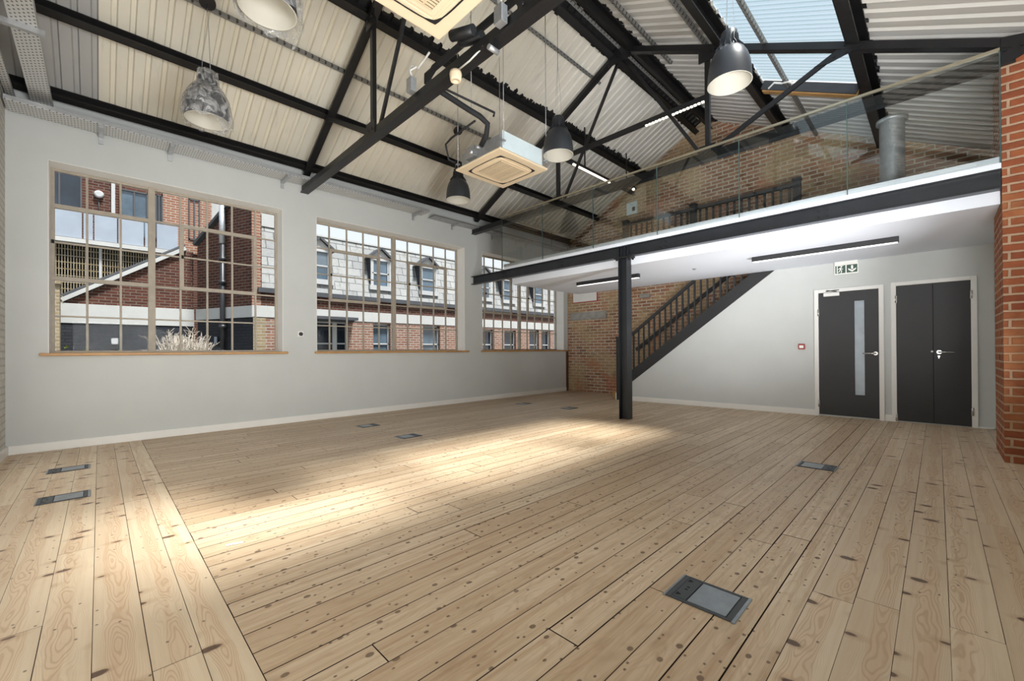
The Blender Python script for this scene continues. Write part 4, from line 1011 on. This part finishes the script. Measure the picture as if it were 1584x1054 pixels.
for i, (k, lab) in enumerate(((.55, 'small bluish light on the grey side wall, nearer the drainpipe'), (.80, 'small bluish light on the grey side wall behind the bare shrub'))):
    px_, py_ = FX-2.3*k, y0-.9*k-.05
    m = MB(); m.box(px_-.06, px_+.06, py_-.05, py_, 1.32, 1.5); tag(m.build('outdoor_wall_light', M['panel']), lab, 'outdoor light', 'lights on the side wall')
# yellow brick pier by the left edge of the first window
m = MB(); m.box(-13.9, -13.55, -1.1, -.62, .3, 2.62); m.box(-13.95, -13.5, -1.15, -.6, 2.62, 2.70); tag(m.build('garden_pier', M['yellowbrick']), 'yellow stock brick garden pier at the end of the courtyard wall', 'brick pier', kind='thing')
# balcony building behind
A = thing('balcony_building', 'brick building with pale balcony panels and dark grilles behind the courtyard wall', 'building', (-16.5, 0, .3))
m = MB(); m.box(-17, -16.5, -6, 2.6, .3, 7.5); m.build('rear_wall', M['extbrown'], A)
m = MB(); m.box(-16.52, -16.45, 1.38, 2.6, 4.2, 7.5); m.build('brick_panel', M['extorange'], A)
m = MB(); m.box(-16.5, -16.44, .25, .33, 4.4, 6.3); m.build('downpipe', M['extframe'], A)
m = MB(); m.box(-18.2, -18, 1.9, 6, 4.0, 7.5); m.build('white_block', M['render'], A)
def awin(a, b, z0, z1, glassm='extglassd', bars=1):
    m = MB(); x = -16.42; w = .035
    m.box(x-.06, x, a, a+w, z0, z1); m.box(x-.06, x, b-w, b, z0, z1); m.box(x-.06, x, a, b, z1-w, z1); m.box(x-.06, x, a, b, z0, z0+w)
    for k in range(bars): yk = a+(b-a)*(k+1)/(bars+1); m.box(x-.05, x-.005, yk-w/2, yk+w/2, z0, z1)
    o = m.build('window', M['lead'], A); m = MB(); m.box(x-.05, x-.04, a, b, z0, z1); m.build('pane', M[glassm], o)
awin(-1.6, -.33, 4.4, 6.1, 'extglassd', 2); awin(.43, 1.04, 4.5, 5.82, 'extglass', 1); awin(1.2, 1.38, 4.5, 5.85); awin(2.0, 2.29, 4.63, 5.92, 'extglass')
m = MB(); m.box(-16.6, -15.4, -4, 1.66, 3.92, 4.03); m.build('balcony_slab', M['render'], A)
ys_ = [-1.3, -.8, -.3, -.1, .36, .9, 1.15, 1.65]
for a, b in zip(ys_, ys_[1:]):
    m = MB(); m.box(-15.5, -15.46, a+.015, b-.015, 4.05, 4.74); m.build('balcony_panel', M['panel'], A)
m = MB(); m.beam((-15.48,-1.5,4.78), (-15.48,1.66,4.78), .05, .04); m.build('balcony_rail', M['extframe'], A)
m = MB()
for k in range(46): y = -1.4 + k*.052; m.box(-15.62, -15.58, y-.009, y+.009, 2.3, 3.9)
for k in range(9): z = 2.4+k*.17; m.box(-15.61, -15.59, -1.4, 1.0, z-.01, z+.01)
m.build('grille', M['yellowbrick'], A)
m = MB(); m.box(-15.9, -15.85, -3, 1.6, .3, 3.92); m.build('dark_recess', M['dark'], A)
m = MB(); m.box(-15.64, -15.57, .0, .05, 2.3, 3.92); m.build('grille_post', M['extframe'], A)
t = thing('bulkhead_lamp', 'round white bulkhead lamp on the brown brick wall of the balcony building', 'outdoor light', (-16.45, .0, 5.54))
m = MB(); m.lathe((0,0,0), [(0,.0)], 3) if False else m.tube([(-16.49,.0,5.54), (-16.42,.0,5.54), (-16.40,.0,5.54)], [.1,.1,.07], 20); m.build('lens', M['extframe'], t)
m = MB(); m.tube([(-16.48,.0,5.44), (-16.48,.0,4.9)], .012, 6); m.build('conduit', M['lead'], t)
# bare shrub and low plants
t = thing('bare_shrub', 'bare pale twiggy shrub in front of the grey courtyard wall', 'shrub', (-11.2, 1.3, .3))
m = MB(); rnd = random.Random(4)
for i in range(150):
    a = rnd.uniform(0, 2*PI); sp = rnd.uniform(.05, .5); h = rnd.uniform(.8, 1.36)*(1-.35*sp)
    b0 = Vector((-11.2+rnd.uniform(-.1,.1), 1.25+rnd.uniform(-.15,.15), .3)); b1 = b0+Vector((math.cos(a)*sp*.5, math.sin(a)*sp*.6, h*.6)); b2 = b0+Vector((math.cos(a)*sp, math.sin(a)*sp*1.15, h))
    m.tube([b0, b1, b2], [.012,.008,.004], 4)
    for k in range(4):
        q = b1.lerp(b2, rnd.uniform(.1,.95)); m.tube([q, q+Vector((rnd.uniform(-.14,.14), rnd.uniform(-.16,.16), rnd.uniform(.03,.16)))], [.006,.003], 4)
m.build('twigs', M['twig'], t)
def plant(x, y, h, s, label):
    rnd = random.Random(int(y*100)); m = MB()
    for i in range(70):
        a = rnd.uniform(0, 2*PI); r = rnd.uniform(0, s); zz = .3 + h*rnd.uniform(.55, 1)*(1-.25*r/s); p = Vector((x+r*math.cos(a), y+r*math.sin(a), zz)); d = Vector((rnd.uniform(-1,1), rnd.uniform(-1,1), rnd.uniform(-.2,1))).normalized()*.05; e = d.cross(Vector((0,0,1))).normalized()*.025
        m.add([p-d, p+e, p+d, p-e], [(0,1,2,3)])
        if i % 6 == 0: m.tube([(x, y, .3), p], .006, 4)
    tag(m.build('leafy_plant', M['leaf']), label, 'plant', 'low plants in the courtyard')
plant(-13.2, -.50, .98, .16, 'low yellow-green plant beside the yellow brick pier'); plant(-13.2, -.18, .96, .12, 'low yellow-green plant, second from the yellow brick pier'); plant(-13.2, .33, .88, .16, 'low yellow-green plant before the small white wall light')

# ------------------------------------------------------------------ light
w = bpy.data.worlds.new('sky'); bpy.context.scene.world = w; w.use_nodes = True
nt = w.node_tree; bg = nt.nodes['Background']
tc = nt.nodes.new('ShaderNodeTexCoord'); sp = nt.nodes.new('ShaderNodeSeparateXYZ'); rp = nt.nodes.new('ShaderNodeValToRGB')
nt.links.new(tc.outputs['Generated'], sp.inputs[0]); nt.links.new(sp.outputs[2], rp.inputs[0]); nt.links.new(rp.outputs[0], bg.inputs[0])
rp.color_ramp.elements[0].position = 0; rp.color_ramp.elements[0].color = (1,1,1,1)
rp.color_ramp.elements[1].position = .8; rp.color_ramp.elements[1].color = (.58,.77,1,1)
bg.inputs[1].default_value = 1.0
def light(kind, name, loc, rot, energy, **k):
    l = bpy.data.lights.new(name, kind); l.energy = energy
    for a, b in k.items(): setattr(l, a, b)
    o = bpy.data.objects.new(name, l); C.objects.link(o); o.location = loc; o.rotation_euler = rot
    return o
sd = Vector((.375,.13,.91)).normalized()
s = light('SUN', 'sun', (6,2,14), (0,0,0), 10.3, angle=math.radians(10), color=(1,.985,.965))
s.rotation_euler = sd.to_track_quat('Z', 'Y').to_euler()
light('AREA', 'near_wall_fill', (-3.3, NY+.06, 1.5), (PI/2, 0, PI), 84, shape='RECTANGLE', size=6.0, size_y=2.4, color=(.99,.99,.98))  # added fill along the near end wall, which has no window
def aimed(name, loc, target, energy, w_, h_, spread, color):
    o = light('AREA', name, loc, (0,0,0), energy, shape='RECTANGLE', size=w_, size_y=h_, color=color, spread=math.radians(spread))
    o.rotation_euler = (Vector(loc)-Vector(target)).to_track_quat('Z', 'Y').to_euler()
aimed('door_wall_fill', (.25, NY+.07, .65), (-2.6, 7.5, 4.3), 78, 2.4, .9, 56, (.97,.985,1))  # unseen lamp added to lift the door wall and soffit
aimed('roof_fill', (1.05, 1.6, .4), (-1.9, 2.6, 5.6), 330, 1.0, 4.2, 125, (.99,.99,.98))  # lamp added out of view to brighten the roof sheets
aimed('window_wall_fill', (RX-.06, 1.2, 1.35), (-7.0, 1.6, 2.5), 62, 3.4, 1.2, 74, (.98,.99,1))  # added fill aimed at the window wall from out of view
aimed('soffit_fill', (.85, 4.4, .25), (-2.6, 6.9, 2.4), 27, .5, .5, 62, (.97,.985,1))  # extra unseen lamp that brightens the mezzanine soffit

# ------------------------------------------------------------------ camera
cam = bpy.data.cameras.new('camera'); co = bpy.data.objects.new('camera', cam); C.objects.link(co)
co.location = (0,0,1.10)
yaw, pit, rol = math.radians(45.43), .003868, -.005969
fw = Vector((-math.sin(yaw)*math.cos(pit), math.cos(yaw)*math.cos(pit), math.sin(pit)))
r0 = Vector((math.cos(yaw), math.sin(yaw), 0)); u0 = r0.cross(fw)
c_, s_ = math.cos(rol), math.sin(rol); rr = r0*c_ + u0*s_; uu = u0*c_ - r0*s_
Rm = Matrix((rr, uu, -fw)).transposed()
co.rotation_euler = Rm.to_euler()
cam.sensor_width = 36; cam.lens = 648.13*36/1584; cam.shift_y = (539.6-527)/1584; cam.clip_start = .05; cam.clip_end = 200
scn = bpy.context.scene; scn.camera = co
scn.view_settings.view_transform = 'Standard'; scn.view_settings.look = 'None'; scn.view_settings.exposure = .1
scn.cycles.max_bounces = 10; scn.cycles.transparent_max_bounces = 24; scn.cycles.diffuse_bounces = 5; scn.cycles.caustics_reflective = False; scn.cycles.caustics_refractive = False
scn.cycles.sample_clamp_indirect = 6
